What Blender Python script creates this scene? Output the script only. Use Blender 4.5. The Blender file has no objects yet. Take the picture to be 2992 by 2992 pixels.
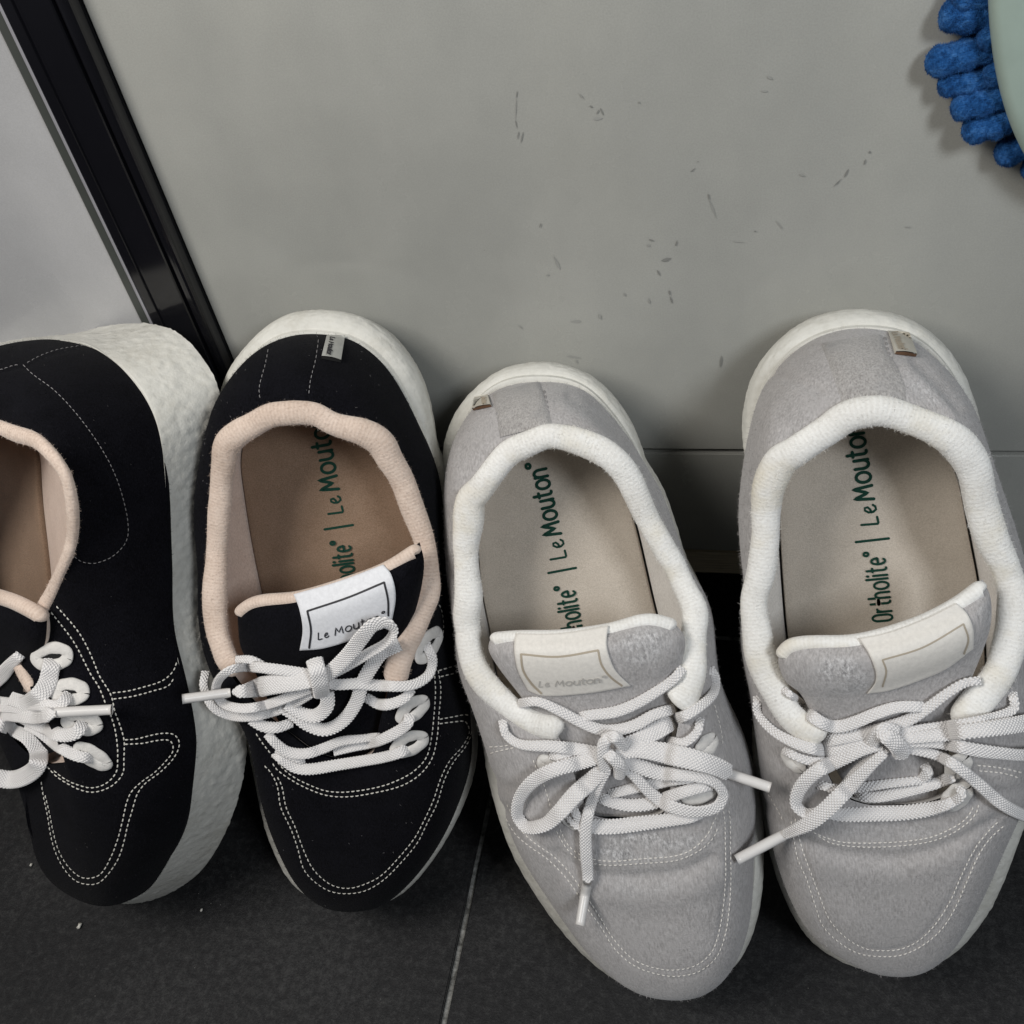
import bpy, math, random
import numpy as np
from mathutils import Vector, Matrix
from mathutils.bvhtree import BVHTree

random.seed(7); np.random.seed(7)
scene = bpy.context.scene
COL = scene.collection

# ------------------------------------------------------------------ camera
H = 0.455                      # camera height above the tiles (m)
F = 2773.0                     # focal length in photo pixels (photo 2992 x 2992)
CAMX = np.array([.9744, .1737, -.1427]); CAMD = np.array([.0215, -.7040, -.7098]); CAMF = np.array([-.2238, .6886, -.6897])
CAMF /= np.linalg.norm(CAMF)
CAMX -= CAMF * CAMX.dot(CAMF); CAMX /= np.linalg.norm(CAMX)
CAMD = np.cross(CAMF, CAMX)
CAMP = np.array([0., 0., H])
cam_d = bpy.data.cameras.new("camera"); cam = bpy.data.objects.new("camera", cam_d); COL.objects.link(cam)
M = Matrix(((CAMX[0], -CAMD[0], -CAMF[0], 0), (CAMX[1], -CAMD[1], -CAMF[1], 0), (CAMX[2], -CAMD[2], -CAMF[2], H), (0, 0, 0, 1)))
cam.matrix_world = M
cam_d.sensor_width = 36; cam_d.lens = F / 2992 * 36; cam_d.clip_start = 0.01; cam_d.clip_end = 50
scene.camera = cam
scene.render.resolution_x = scene.render.resolution_y = 1024

# ------------------------------------------------------------------ light
w = bpy.data.worlds.new("World"); scene.world = w; w.use_nodes = True
bg = w.node_tree.nodes["Background"]; bg.inputs[0].default_value = (0.86, 0.92, 1.0, 1); bg.inputs[1].default_value = 0.085
def area(name, loc, target, size, size_y, power, color):
    d = bpy.data.lights.new(name, 'AREA'); d.shape = 'RECTANGLE'; d.size = size; d.size_y = size_y; d.energy = power; d.color = color
    o = bpy.data.objects.new(name, d); COL.objects.link(o); o.location = loc
    o.rotation_euler = (Vector(target) - Vector(loc)).to_track_quat('-Z', 'Y').to_euler()
    return o
area("window_light", (0.32, -0.20, 0.68), (0.03, 0.20, 0.14), 0.12, 0.18, 2.5, (0.90, 0.95, 1.0))
area("room_light", (-0.36, -0.05, 0.70), (-0.05, 0.26, 0.16), 0.26, 0.26, 3.15, (1.0, 0.96, 0.905))
scene.view_settings.view_transform = 'Standard'; scene.view_settings.look = 'None'
scene.view_settings.exposure = -0.12; scene.view_settings.gamma = 1.0
scene.cycles.max_bounces = 6

# ------------------------------------------------------------------ tracing helpers
YW = 0.3185                    # the cabinet front stands on this plane
CR = dict(P1=(0, 900, .5176), P2=(500, 850, .46584), P3=(500, 1700, .5176), C4=(1250, 1000, .46584), CA=(1300, 1750, .5176),
          Q2=(2092, 850, .46584), Q3=(2092, 1700, .46584), P4=(0, 1750, .5176), TC=(1400, 2400, .82402), SR=(0, 0, 1.),
          P5=(0, 1650, .36232), P6=(0, 1150, .36232), W=(1300, 200, .72464), MO=(2592, 0, .28470))
def T(c, *pts):
    ox, oy, s = CR[c]
    return [(ox + s * pts[i], oy + s * pts[i + 1]) for i in range(0, len(pts), 2)]
def ray(p):
    p = np.asarray(p, float)
    v = (p[..., 0:1] - 1496) * CAMX + (p[..., 1:2] - 1496) * CAMD + F * CAMF
    return v / np.linalg.norm(v, axis=-1, keepdims=True)
def to_px(P):
    q = P - CAMP
    z = q @ CAMF
    return np.stack([q @ CAMX / z * F + 1496, q @ CAMD / z * F + 1496], -1)
def on_y(p, y):
    r = ray(p); t = (y - CAMP[1]) / r[..., 1:2]; return CAMP + r * t
def on_z(p, z):
    r = ray(p); t = (z - CAMP[2]) / r[..., 2:3]; return CAMP + r * t
def resample(p, n=None, step=None, closed=False, dense=12):
    """Catmull-Rom through the points, then even arc length."""
    p = np.asarray(p, float)
    if closed: q = np.vstack([p[-1], p, p[0], p[1]])
    else: q = np.vstack([2 * p[0] - p[1], p, 2 * p[-1] - p[-2]])
    out = []
    for i in range(1, len(q) - 2):
        a, b, c, d = q[i - 1], q[i], q[i + 1], q[i + 2]
        t = np.linspace(0, 1, dense, endpoint=False)[:, None]
        # centripetal-ish damping of tangents
        l1 = np.linalg.norm(c[:2] - b[:2]) + 1e-9
        m1 = (c - a) / (np.linalg.norm(c[:2] - b[:2]) + np.linalg.norm(b[:2] - a[:2]) + 1e-9) * l1
        m2 = (d - b) / (np.linalg.norm(d[:2] - c[:2]) + np.linalg.norm(c[:2] - b[:2]) + 1e-9) * l1
        out.append((2*t**3-3*t**2+1)*b + (t**3-2*t**2+t)*m1 + (-2*t**3+3*t**2)*c + (t**3-t**2)*m2)
    out.append(q[-2][None] if not closed else p[0][None])
    o = np.vstack(out)
    L = np.concatenate([[0], np.cumsum(np.linalg.norm(np.diff(o, axis=0), axis=1))])
    if n is None: n = max(3, int(L[-1] / step) + 1)
    s = np.linspace(0, L[-1], n)
    return np.stack([np.interp(s, L, o[:, k]) for k in range(o.shape[1])], -1)
def smooth(a, sig, closed=False):
    r = int(3 * sig) + 1
    k = np.exp(-0.5 * (np.arange(-r, r + 1) / sig) ** 2); k /= k.sum()
    a2 = a[:, None] if a.ndim == 1 else a
    if closed: b = np.vstack([a2[-r:], a2, a2[:r]])
    else: b = np.vstack([2 * a2[0] - a2[r:0:-1] if len(a2) > r else np.repeat(a2[:1], r, 0), a2, 2 * a2[-1] - a2[-2:-r - 2:-1] if len(a2) > r else np.repeat(a2[-1:], r, 0)])
    o = np.stack([np.convolve(b[:, i], k, 'valid') for i in range(b.shape[1])], -1)
    return o[:, 0] if a.ndim == 1 else o

# ------------------------------------------------------------------ mesh helpers
def mesh(name, V, Fc, mat, parent=None, uv=None, smooth_=True, frame=None):
    V = np.asarray(V, float)
    if frame is not None: V = (V - frame[0]) @ frame[1].T
    me = bpy.data.meshes.new(name)
    if isinstance(Fc, np.ndarray):
        nf, k = Fc.shape
        me.vertices.add(len(V)); me.vertices.foreach_set('co', V.ravel().astype(np.float32))
        me.loops.add(nf * k); me.loops.foreach_set('vertex_index', Fc.ravel().astype(np.int32))
        me.polygons.add(nf); me.polygons.foreach_set('loop_start', np.arange(0, nf * k, k, dtype=np.int32))
        try: me.polygons.foreach_set('loop_total', np.full(nf, k, dtype=np.int32))
        except Exception: pass
        me.update(calc_edges=True)
    else:
        me.from_pydata([tuple(v) for v in V], [], [tuple(int(i) for i in f) for f in Fc])
    me.validate()
    if uv is not None:
        ul = me.uv_layers.new(name='UVMap')
        li = np.zeros(len(me.loops), np.int32); me.loops.foreach_get('vertex_index', li)
        ul.data.foreach_set('uv', np.asarray(uv, np.float32)[li].ravel())
    if smooth_:
        me.polygons.foreach_set('use_smooth', np.ones(len(me.polygons), bool))
        if name in ('sole', 'upper'): me.set_sharp_from_angle(angle=math.radians(40))
    me.materials.append(mat)
    o = bpy.data.objects.new(name, me); COL.objects.link(o)
    if parent is not None: o.parent = parent
    return o
def quads(nu, nv, wrap_u=False, wrap_v=False, flip=False):
    """grid indices: vertex (i,j) = i*nv + j"""
    iu = np.arange(nu if wrap_u else nu - 1); jv = np.arange(nv if wrap_v else nv - 1)
    I, J = np.meshgrid(iu, jv, indexing='ij'); I2 = (I + 1) % nu; J2 = (J + 1) % nv
    q = np.stack([I * nv + J, I2 * nv + J, I2 * nv + J2, I * nv + J2], -1).reshape(-1, 4)
    return q[:, ::-1].copy() if flip else q
def box(name, x0, x1, y0, y1, z0, z1, mat, parent=None, bevel=0.0, loc=None):
    import bmesh
    bm = bmesh.new(); bmesh.ops.create_cube(bm, size=1)
    for v in bm.verts:
        v.co = Vector(((x0 + x1) / 2 + v.co.x * (x1 - x0), (y0 + y1) / 2 + v.co.y * (y1 - y0), (z0 + z1) / 2 + v.co.z * (z1 - z0)))
        if loc is not None: v.co -= Vector(loc)
    if bevel: bmesh.ops.bevel(bm, geom=bm.edges[:], offset=bevel, segments=2, affect='EDGES')
    me = bpy.data.meshes.new(name); bm.to_mesh(me); bm.free(); me.materials.append(mat)
    o = bpy.data.objects.new(name, me); COL.objects.link(o)
    if parent: o.parent = parent
    return o
def tag(o, label=None, cat=None, group=None, kind=None):
    if label: o['label'] = label
    if cat: o['category'] = cat
    if group: o['group'] = group
    if kind: o['kind'] = kind
    return o
def empty(name, loc=(0, 0, 0), R=None):
    o = bpy.data.objects.new(name, None); COL.objects.link(o); o.empty_display_size = .02
    if R is not None: o.matrix_world = Matrix.Translation(Vector(loc)) @ Matrix([list(r) for r in R.T]).to_4x4()
    else: o.location = loc
    return o

# ------------------------------------------------------------------ materials
class NT:
    def __init__(s, name):
        s.m = bpy.data.materials.new(name); s.m.use_nodes = True; s.t = s.m.node_tree; s.b = s.t.nodes['Principled BSDF']
    def n(s, t, **k):
        nd = s.t.nodes.new(t)
        for a, b in k.items():
            if a.startswith('_'): setattr(nd, a[1:], b)
            else: nd.inputs[a.replace('__', ' ')].default_value = b
        return nd
    def l(s, a, b): s.t.links.new(a, b)
    def coord(s, kind='Object', scale=(1, 1, 1)):
        c = s.n('ShaderNodeTexCoord'); m = s.n('ShaderNodeMapping'); m.inputs['Scale'].default_value = scale
        s.l(c.outputs[kind], m.inputs['Vector']); return m.outputs[0]
    def noise(s, vec, scale, detail=3, rough=.55):
        nd = s.n('ShaderNodeTexNoise', Scale=scale, Detail=detail, Roughness=rough); s.l(vec, nd.inputs['Vector']); return nd.outputs[0]
    def ramp(s, fac, *stops):
        r = s.n('ShaderNodeValToRGB'); e = r.color_ramp.elements
        e[0].position, e[0].color = stops[0][0], (*stops[0][1], 1); e[1].position, e[1].color = stops[-1][0], (*stops[-1][1], 1)
        for p, c in stops[1:-1]:
            x = e.new(p); x.color = (*c, 1)
        s.l(fac, r.inputs[0]); return r.outputs[0]
    def bump(s, h, strength, dist, prev=None):
        b = s.n('ShaderNodeBump', Strength=strength, Distance=dist); s.l(h, b.inputs['Height'])
        if prev is not None: s.l(prev, b.inputs['Normal'])
        return b.outputs[0]
    def math(s, op, a, b=None):
        m = s.n('ShaderNodeMath', _operation=op)
        for i, v in enumerate((a, b)):
            if v is None: continue
            if isinstance(v, (int, float)): m.inputs[i].default_value = v
            else: s.l(v, m.inputs[i])
        return m.outputs[0]
def P(b, **k):
    for a, v in k.items(): b.inputs[a.replace('_', ' ')].default_value = v

def fabric(name, dark, light, rough=.95, knit=2600, sheen=.3, bumpd=.00025, wear=None, aniso=(1, .35, 1), specks=None, sheent=(1, 1, 1, 1), spec=.15):
    t = NT(name); v = t.coord('Object'); va = t.coord('Object', (aniso[0], aniso[1], aniso[2]))
    n1 = t.noise(va, knit, 2, .6); n2 = t.noise(v, 90, 4, .6); n3 = t.noise(v, 1300, 4, .8)
    mix = t.math('ADD', t.math('MULTIPLY', n1, .5), t.math('ADD', t.math('MULTIPLY', n2, .2), t.math('MULTIPLY', n3, .30)))
    c = t.ramp(mix, (.38, dark), (.60, light))
    if wear:
        n4 = t.noise(v, 45, 5, .65)
        mk = t.ramp(n4, (.52, (0, 0, 0)), (.70, (.7, .7, .7)))
        mx = t.n('ShaderNodeMix', _data_type='RGBA'); t.l(mk, mx.inputs[0]); t.l(c, mx.inputs[6]); mx.inputs[7].default_value = (*wear, 1); c = mx.outputs[2]
    if specks:
        n5 = t.noise(v, 1500, 2, .8); mk = t.ramp(n5, (.72, (0, 0, 0)), (.76, (1, 1, 1)))
        mx = t.n('ShaderNodeMix', _data_type='RGBA'); t.l(mk, mx.inputs[0]); t.l(c, mx.inputs[6]); mx.inputs[7].default_value = (*specks, 1); c = mx.outputs[2]
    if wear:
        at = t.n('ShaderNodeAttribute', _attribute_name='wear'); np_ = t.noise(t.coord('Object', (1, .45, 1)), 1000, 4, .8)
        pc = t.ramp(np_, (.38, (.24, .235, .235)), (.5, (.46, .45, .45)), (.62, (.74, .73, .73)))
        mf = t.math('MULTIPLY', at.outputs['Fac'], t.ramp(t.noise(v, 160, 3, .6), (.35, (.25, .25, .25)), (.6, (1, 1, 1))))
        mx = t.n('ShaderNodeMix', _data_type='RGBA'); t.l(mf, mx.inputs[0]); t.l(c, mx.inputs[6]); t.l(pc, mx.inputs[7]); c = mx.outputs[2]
    t.l(c, t.b.inputs['Base Color'])
    b1 = t.bump(n1, .7, bumpd); b2 = t.bump(n3, .5, bumpd * 1.6, b1); t.l(b2, t.b.inputs['Normal'])
    P(t.b, Roughness=rough, Sheen_Weight=sheen, Sheen_Roughness=.5, Sheen_Tint=sheent); t.b.inputs['Specular IOR Level'].default_value = spec
    return t.m
M_BLACK = fabric('black_wool', (.0016, .0016, .0024), (.0075, .0075, .0105), sheen=.02, spec=.05, wear=None, specks=(.035, .035, .042), bumpd=.0003)
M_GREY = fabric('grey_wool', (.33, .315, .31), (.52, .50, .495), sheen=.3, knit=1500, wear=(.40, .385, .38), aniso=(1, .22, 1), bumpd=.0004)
M_GREYD = fabric('worn_grey_wool', (.27, .255, .245), (.50, .48, .465), sheen=.3, knit=1700, wear=(.22, .22, .225), bumpd=.0005)
def ribbed(name, dark, light, rib=233, stain=None, sheen=.3):
    t = NT(name); v = t.coord('Object'); uv = t.coord('UV')
    wv = t.n('ShaderNodeTexWave', Scale=1.0, Distortion=1.2, Detail=2.0); wv.inputs['Detail Scale'].default_value = 2
    mp = t.coord('UV', (rib, rib * .12, 1)); t.l(mp, wv.inputs['Vector'])
    n3 = t.noise(v, 900, 3, .7); n2 = t.noise(v, 60, 4, .6)
    mix = t.math('ADD', t.math('MULTIPLY', wv.outputs[1], .08), t.math('ADD', t.math('MULTIPLY', n2, .50), t.math('MULTIPLY', n3, .42)))
    c = t.ramp(mix, (.34, dark), (.60, light))
    if stain:
        mk = t.ramp(t.noise(v, 28, 4, .6), (.52, (0, 0, 0)), (.68, (1, 1, 1)))
        mx = t.n('ShaderNodeMix', _data_type='RGBA'); t.l(mk, mx.inputs[0]); t.l(c, mx.inputs[6]); mx.inputs[7].default_value = (*stain, 1); c = mx.outputs[2]
    t.l(c, t.b.inputs['Base Color'])
    b1 = t.bump(wv.outputs[1], .12, .0003); b2 = t.bump(n3, .6, .0005, b1); t.l(b2, t.b.inputs['Normal'])
    P(t.b, Roughness=.95, Sheen_Weight=sheen); t.b.inputs['Specular IOR Level'].default_value = .1
    return t.m
M_BEIGE = ribbed('beige_knit', (.55, .43, .35), (.74, .61, .52))
M_CREAM = ribbed('cream_knit', (.72, .70, .66), (.88, .87, .84), stain=(.74, .69, .58))
M_INB = fabric('brown_insole', (.20, .135, .09), (.30, .21, .15), sheen=.1, knit=2200, bumpd=.0002, aniso=(1, 1, 1))
M_INC = fabric('cream_insole', (.44, .39, .33), (.58, .52, .45), sheen=.1, knit=2200, bumpd=.0002, aniso=(1, 1, 1))
M_LINB = fabric('beige_lining', (.60, .46, .38), (.80, .65, .56), sheen=.3, bumpd=.0003)
M_LINC = fabric('cream_lining', (.64, .61, .57), (.82, .79, .75), sheen=.3, bumpd=.0003)
def foam(name, c0, c1, dirt):
    t = NT(name); v = t.coord('Object')
    vo = t.n('ShaderNodeTexVoronoi', Scale=230., _feature='SMOOTH_F1'); 
    n0 = t.noise(v, 120, 3, .6)
    mx = t.n('ShaderNodeVectorMath', _operation='MULTIPLY_ADD'); t.l(v, mx.inputs[0]); mx.inputs[1].default_value = (1, 1, 1)
    nc = t.n('ShaderNodeTexNoise', Scale=150., Detail=3.); t.l(v, nc.inputs['Vector'])
    sc = t.n('ShaderNodeVectorMath', _operation='SCALE'); t.l(nc.outputs[1], sc.inputs[0]); sc.inputs['Scale'].default_value = .006
    t.l(sc.outputs[0], mx.inputs[2]); t.l(mx.outputs[0], vo.inputs['Vector'])
    n2 = t.noise(v, 420, 4, .65); n3 = t.noise(v, 35, 4, .6)
    c = t.ramp(t.math('ADD', t.math('MULTIPLY', n3, .6), t.math('MULTIPLY', n2, .4)), (.36, dirt), (.5, c0), (.66, c1)); t.l(c, t.b.inputs['Base Color'])
    b1 = t.bump(vo.outputs[0], .45, .0009); b2 = t.bump(n2, .5, .0006, b1); t.l(b2, t.b.inputs['Normal'])
    P(t.b, Roughness=.75); t.b.inputs['Specular IOR Level'].default_value = .3
    return t.m
M_FOAM = foam('white_foam', (.66, .65, .60), (.72, .71, .66), (.58, .565, .51))
def simple(name, col, rough=.5, bump=None, spec=.5, sheen=0., metal=0., coat=0.):
    t = NT(name); v = t.coord('Object')
    sc = bump[0] if bump else 200
    c = t.ramp(t.noise(v, sc * .3, 4, .6), (.3, tuple(x * .92 for x in col)), (.7, tuple(min(1, x * 1.06) for x in col))); t.l(c, t.b.inputs['Base Color'])
    if bump: t.l(t.bump(t.noise(v, bump[0], 3, .6), .6, bump[1]), t.b.inputs['Normal'])
    P(t.b, Roughness=rough, Sheen_Weight=sheen, Metallic=metal, Coat_Weight=coat); t.b.inputs['Specular IOR Level'].default_value = spec
    return t.m
def lace_mat():
    t = NT('white_lace'); uv = t.coord('UV'); sx = t.n('ShaderNodeSeparateXYZ'); t.l(uv, sx.inputs[0])
    u = t.math('MULTIPLY', sx.outputs[0], math.pi / .0014); v = t.math('MULTIPLY', sx.outputs[1], math.pi / .0013)
    a = t.math('COSINE', t.math('ADD', u, v)); b = t.math('COSINE', t.math('SUBTRACT', u, v)); h = t.math('MULTIPLY', a, b); h = t.math('ABSOLUTE', h)
    n = t.noise(t.coord('Object'), 1600, 3, .7); h2 = t.math('ADD', h, t.math('MULTIPLY', n, .5))
    c = t.ramp(h2, (.10, (.64, .615, .60)), (.5, (.86, .84, .83))); t.l(c, t.b.inputs['Base Color'])  # shade in the weave grooves is mixed into the lace colour
    t.l(t.bump(h2, .8, .0004), t.b.inputs['Normal']); P(t.b, Roughness=.85, Sheen_Weight=.2); t.b.inputs['Specular IOR Level'].default_value = .2
    return t.m
M_LACE = lace_mat()
M_AGLET = simple('clear_white_plastic', (.72, .70, .68), .3, None, .5)
M_THREADW = simple('cream_thread', (.66, .64, .58), .8)
M_THREADG = simple('pale_thread', (.76, .73, .68), .8)
M_THREADGR = simple('grey_thread', (.30, .29, .29), .8)
M_EYE = simple('white_embroidery', (.70, .68, .65), .8, (1800, .0004), .2, .3)
M_LABW = simple('white_satin_label', (.74, .75, .78), .5, (2500, .0001), .35)
M_LABC = simple('cream_satin_label', (.74, .71, .66), .5, (2500, .0001), .35)
M_INK = simple('black_ink', (.02, .02, .025), .6)
M_INKG = simple('green_ink', (.010, .045, .032), .7, (2500, .0001), .1)
M_INKB = simple('tan_ink', (.42, .36, .28), .6)
M_INKS = simple('silver_ink', (.50, .48, .45), .5)
M_TABG = simple('grey_tab', (.45, .45, .42), .6, (1500, .0001))
M_TABC = simple('cream_tab', (.56, .53, .46), .6, (1500, .0001))
M_HOLE = simple('dark_cloth', (.004, .004, .004), .9)
M_BROWN = simple('brown_edge', (.12, .06, .03), .8)

M_FZB = simple('black_fibre', (.013, .013, .017), .9, None, .1)
# ------------------------------------------------------------------ setting
def panel_mat(name, col, rough):
    t = NT(name); v = t.coord('Object')
    n1 = t.noise(v, 9, 5, .55); n2 = t.noise(v, 60, 5, .7); n3 = t.noise(v, 1800, 2, .5)
    c = t.ramp(t.math('ADD', t.math('MULTIPLY', n1, .7), t.math('MULTIPLY', n2, .3)), (.38, tuple(x * .93 for x in col)), (.62, tuple(x * 1.04 for x in col)))
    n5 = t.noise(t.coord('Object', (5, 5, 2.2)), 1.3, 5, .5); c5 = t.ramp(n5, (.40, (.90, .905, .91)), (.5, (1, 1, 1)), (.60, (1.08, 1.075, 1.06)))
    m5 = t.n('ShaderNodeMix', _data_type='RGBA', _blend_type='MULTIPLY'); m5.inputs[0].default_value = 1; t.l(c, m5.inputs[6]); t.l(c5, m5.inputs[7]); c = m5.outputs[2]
    # small grey smudges
    mk = t.ramp(t.noise(v, 75, 6, .75), (.68, (0, 0, 0)), (.80, (1, 1, 1)))
    mm = t.math('MULTIPLY', mk, t.ramp(t.noise(v, 11, 2, .5), (.48, (0, 0, 0)), (.62, (.45, .45, .45))))
    mx = t.n('ShaderNodeMix', _data_type='RGBA'); t.l(mm, mx.inputs[0]); t.l(c, mx.inputs[6]); mx.inputs[7].default_value = (col[0] * .45, col[1] * .45, col[2] * .45, 1)
    # fine sensor-like speckle of the lacquer
    sp = t.ramp(n3, (.3, (.93, .93, .93)), (.7, (1.05, 1.05, 1.05)))
    m2 = t.n('ShaderNodeMix', _data_type='RGBA', _blend_type='MULTIPLY'); m2.inputs[0].default_value = 1; t.l(mx.outputs[2], m2.inputs[6]); t.l(sp, m2.inputs[7])
    t.l(m2.outputs[2], t.b.inputs['Base Color'])
    sm = t.noise(t.coord('Object', (9, 9, 3.2)), 1.6, 4, .6); n4 = t.math('ADD', t.math('MULTIPLY', sm, .8), t.math('MULTIPLY', n2, .2))
    r = t.ramp(n4, (.38, (rough - .08,) * 3), (.62, (rough + .2,) * 3)); t.l(r, t.b.inputs['Roughness'])
    t.l(t.bump(n1, .2, .0008), t.b.inputs['Normal'])
    t.b.inputs['Specular IOR Level'].default_value = .4
    return t.m
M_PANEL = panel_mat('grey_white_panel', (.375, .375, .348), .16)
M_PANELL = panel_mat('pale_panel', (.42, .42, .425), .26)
def tile_mat():
    t = NT('dark_tile'); v = t.coord('Object')
    n1 = t.noise(v, 260, 5, .75); n2 = t.noise(v, 1100, 4, .75); n3 = t.noise(v, 12, 3, .5)
    c = t.ramp(t.math('ADD', t.math('MULTIPLY', n1, .5), t.math('ADD', t.math('MULTIPLY', n2, .3), t.math('MULTIPLY', n3, .2))), (.40, (.007, .007, .008)), (.5, (.016, .016, .017)), (.62, (.045, .045, .045)))
    t.l(c, t.b.inputs['Base Color']); t.l(t.bump(n2, .5, .0005, t.bump(n1, .5, .0008)), t.b.inputs['Normal'])
    P(t.b, Roughness=.62); t.b.inputs['Specular IOR Level'].default_value = .35
    return t.m
M_TILE = tile_mat()
t_ = NT('grey_grout'); v_ = t_.coord('Object'); t_.l(t_.ramp(t_.noise(v_, 140, 5, .8), (.38, (.06, .06, .055)), (.6, (.30, .30, .285))), t_.b.inputs['Base Color']); P(t_.b, Roughness=.95); M_GROUT = t_.m
M_POST = simple('black_gloss', (.006, .006, .008), .16, None, .6)
M_BAND = simple('reflection_grey', (.36, .36, .40), .38, None, .6)  # pale reflection on the black bevel, put in as a grey base colour
M_STRIP = simple('dark_seal', (.05, .055, .05), .5)
def wood_mat():
    t = NT('wood_edge'); v = t.coord('Object', (40, 900, 1400)); n = t.noise(v, 1, 4, .7)
    c = t.ramp(n, (.35, (.34, .29, .20)), (.6, (.62, .54, .40))); t.l(c, t.b.inputs['Base Color']); P(t.b, Roughness=.6); t.l(t.bump(n, .4, .0003), t.b.inputs['Normal'])
    return t.m
M_WOOD = wood_mat()
M_DARK = simple('dark_board', (.012, .012, .011), .9, None, .1)

XG, YG = -0.2665 * H, 0.779 * H        # joints between tiles
floor = tag(box('floor', -1.6, 1.6, -1.5, 0.62, -0.03, -0.0022, M_GROUT), kind='structure')
TS = 0.60
for (x0, x1) in ((XG - 2 * TS, XG - TS), (XG - TS, XG), (XG, XG + TS), (XG + TS, XG + 2 * TS)):
    for (y0, y1) in ((YG, YG + .25), (YG - TS, YG), (YG - 2 * TS, YG - TS)):
        g = .0014; gy = .002
        t_ = box('tile', x0 + g, x1 - g, y0 + gy, y1 - gy, -0.002 - .02, 0.0, M_TILE, floor, bevel=.0006)
# cabinet: upper door, lower board, wooden edge, dark carcass and void
cab = tag(empty('shoe_cabinet', (0, YW, 0)), 'large scuffed grey-white cabinet front the heels lean against', 'cabinet')
L0 = (0, YW, 0); XR = -.2180; XE = .75
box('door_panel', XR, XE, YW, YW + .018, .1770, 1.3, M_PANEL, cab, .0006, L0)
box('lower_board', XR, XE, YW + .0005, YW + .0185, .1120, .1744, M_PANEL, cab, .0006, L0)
box('wood_edge', XR, XE, YW + .001, YW + .30, .0950, .1112, M_WOOD, cab, .0006, L0)
box('carcass', XR, XE, YW + .020, YW + .30, .1125, 1.3, M_DARK, cab, 0, L0)
box('kick_board', -1.2, XE, YW + .095, YW + .105, .0005, .0945, M_DARK, cab, 0, L0)
side = tag(empty('side_cabinet', (-.5, YW, 0)), 'pale bluish panel left of the black upright strip', 'cabinet')
L1 = (-.5, YW, 0)
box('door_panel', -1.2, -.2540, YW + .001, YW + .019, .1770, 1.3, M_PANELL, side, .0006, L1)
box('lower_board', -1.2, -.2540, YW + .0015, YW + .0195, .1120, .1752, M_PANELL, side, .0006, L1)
box('carcass', -1.2, -.2185, YW + .022, YW + .30, .0950, 1.3, M_DARK, side, 0, L1)
# black upright profile
post = tag(empty('black_post', (-.236, YW, 0)), 'glossy black upright metal profile between the two panels', 'profile')
def extrude(name, prof, z0, z1, mat, parent, loc):
    n = len(prof); V = [(x - loc[0], y - loc[1], z - loc[2]) for z in (z0, z1) for x, y in prof]
    Fc = [(i, (i + 1) % n, n + (i + 1) % n, n + i) for i in range(n)] + [tuple(range(n))[::-1], tuple(range(n, 2 * n))]
    return mesh(name, V, Fc, mat, parent, smooth_=False)
LP = (-.236, YW, 0); yb = YW + .016
def y_(d): return YW - d
extrude('seal_strip', [(-.2538, yb), (-.2538, y_(.0008)), (-.2530, y_(.0014)), (-.2492, y_(.0016)), (-.2491, yb)], .005, 1.3, M_STRIP, post, LP)
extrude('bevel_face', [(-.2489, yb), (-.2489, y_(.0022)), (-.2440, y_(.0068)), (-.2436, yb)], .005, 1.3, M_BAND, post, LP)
extrude('face', [(-.2434, yb), (-.2434, y_(.0068)), (-.2428, y_(.0078)), (-.2386, y_(.0082)), (-.2380, y_(.0072)), (-.2366, y_(.0072)), (-.2360, y_(.0084)), (-.2242, y_(.0084)), (-.2238, y_(.0078)), (-.2238, yb)], .005, 1.3, M_POST, post, LP)
bead = [(-.2235, yb)] + [(-.2209 - .0026 * math.cos(a), y_(.0055 + .0026 * math.sin(a))) for a in np.linspace(0, math.pi, 9)] + [(-.2183, yb)]
extrude('bead', bead, .005, 1.3, M_POST, post, LP)

# scuff marks on the door: thin smears of dark rubber on the lacquer
M_SCUFF = simple('dark_scuff', (.22, .22, .205), .8); M_SCUFFL = simple('faint_scuff', (.31, .31, .29), .8)
V, Fc = [], []
def smear(pts, wpx, out, fo, yoff=.00025):
    p = resample(pts, step=6.0) if len(pts) > 2 else np.linspace(pts[0], pts[1], 5)
    d = np.gradient(p, axis=0); d /= np.linalg.norm(d, axis=1, keepdims=True) + 1e-9; nrm = np.stack([-d[:, 1], d[:, 0]], -1)
    k = len(p); ww = wpx * .5 * np.sin(np.linspace(.12, math.pi - .12, k)) * (0.7 + .6 * np.random.rand(k))
    a = on_y(p + nrm * ww[:, None], YW - yoff); b = on_y(p - nrm * ww[:, None], YW - yoff); base = len(out)
    for i in range(k): out.append(a[i] - [0, YW, 0]); out.append(b[i] - [0, YW, 0])
    for i in range(k - 1): fo.append((base + 2 * i, base + 2 * i + 1, base + 2 * i + 3, base + 2 * i + 2))
def scuffs(lst, mat):
    V, Fc = [], []
    for q, (wp, pts) in enumerate(lst): smear(T('W', *pts), wp, V, Fc, .0002 + .00001 * q)
    if V: tag(mesh('scuff', V, Fc, mat, cab, smooth_=False), kind='stuff')
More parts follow.
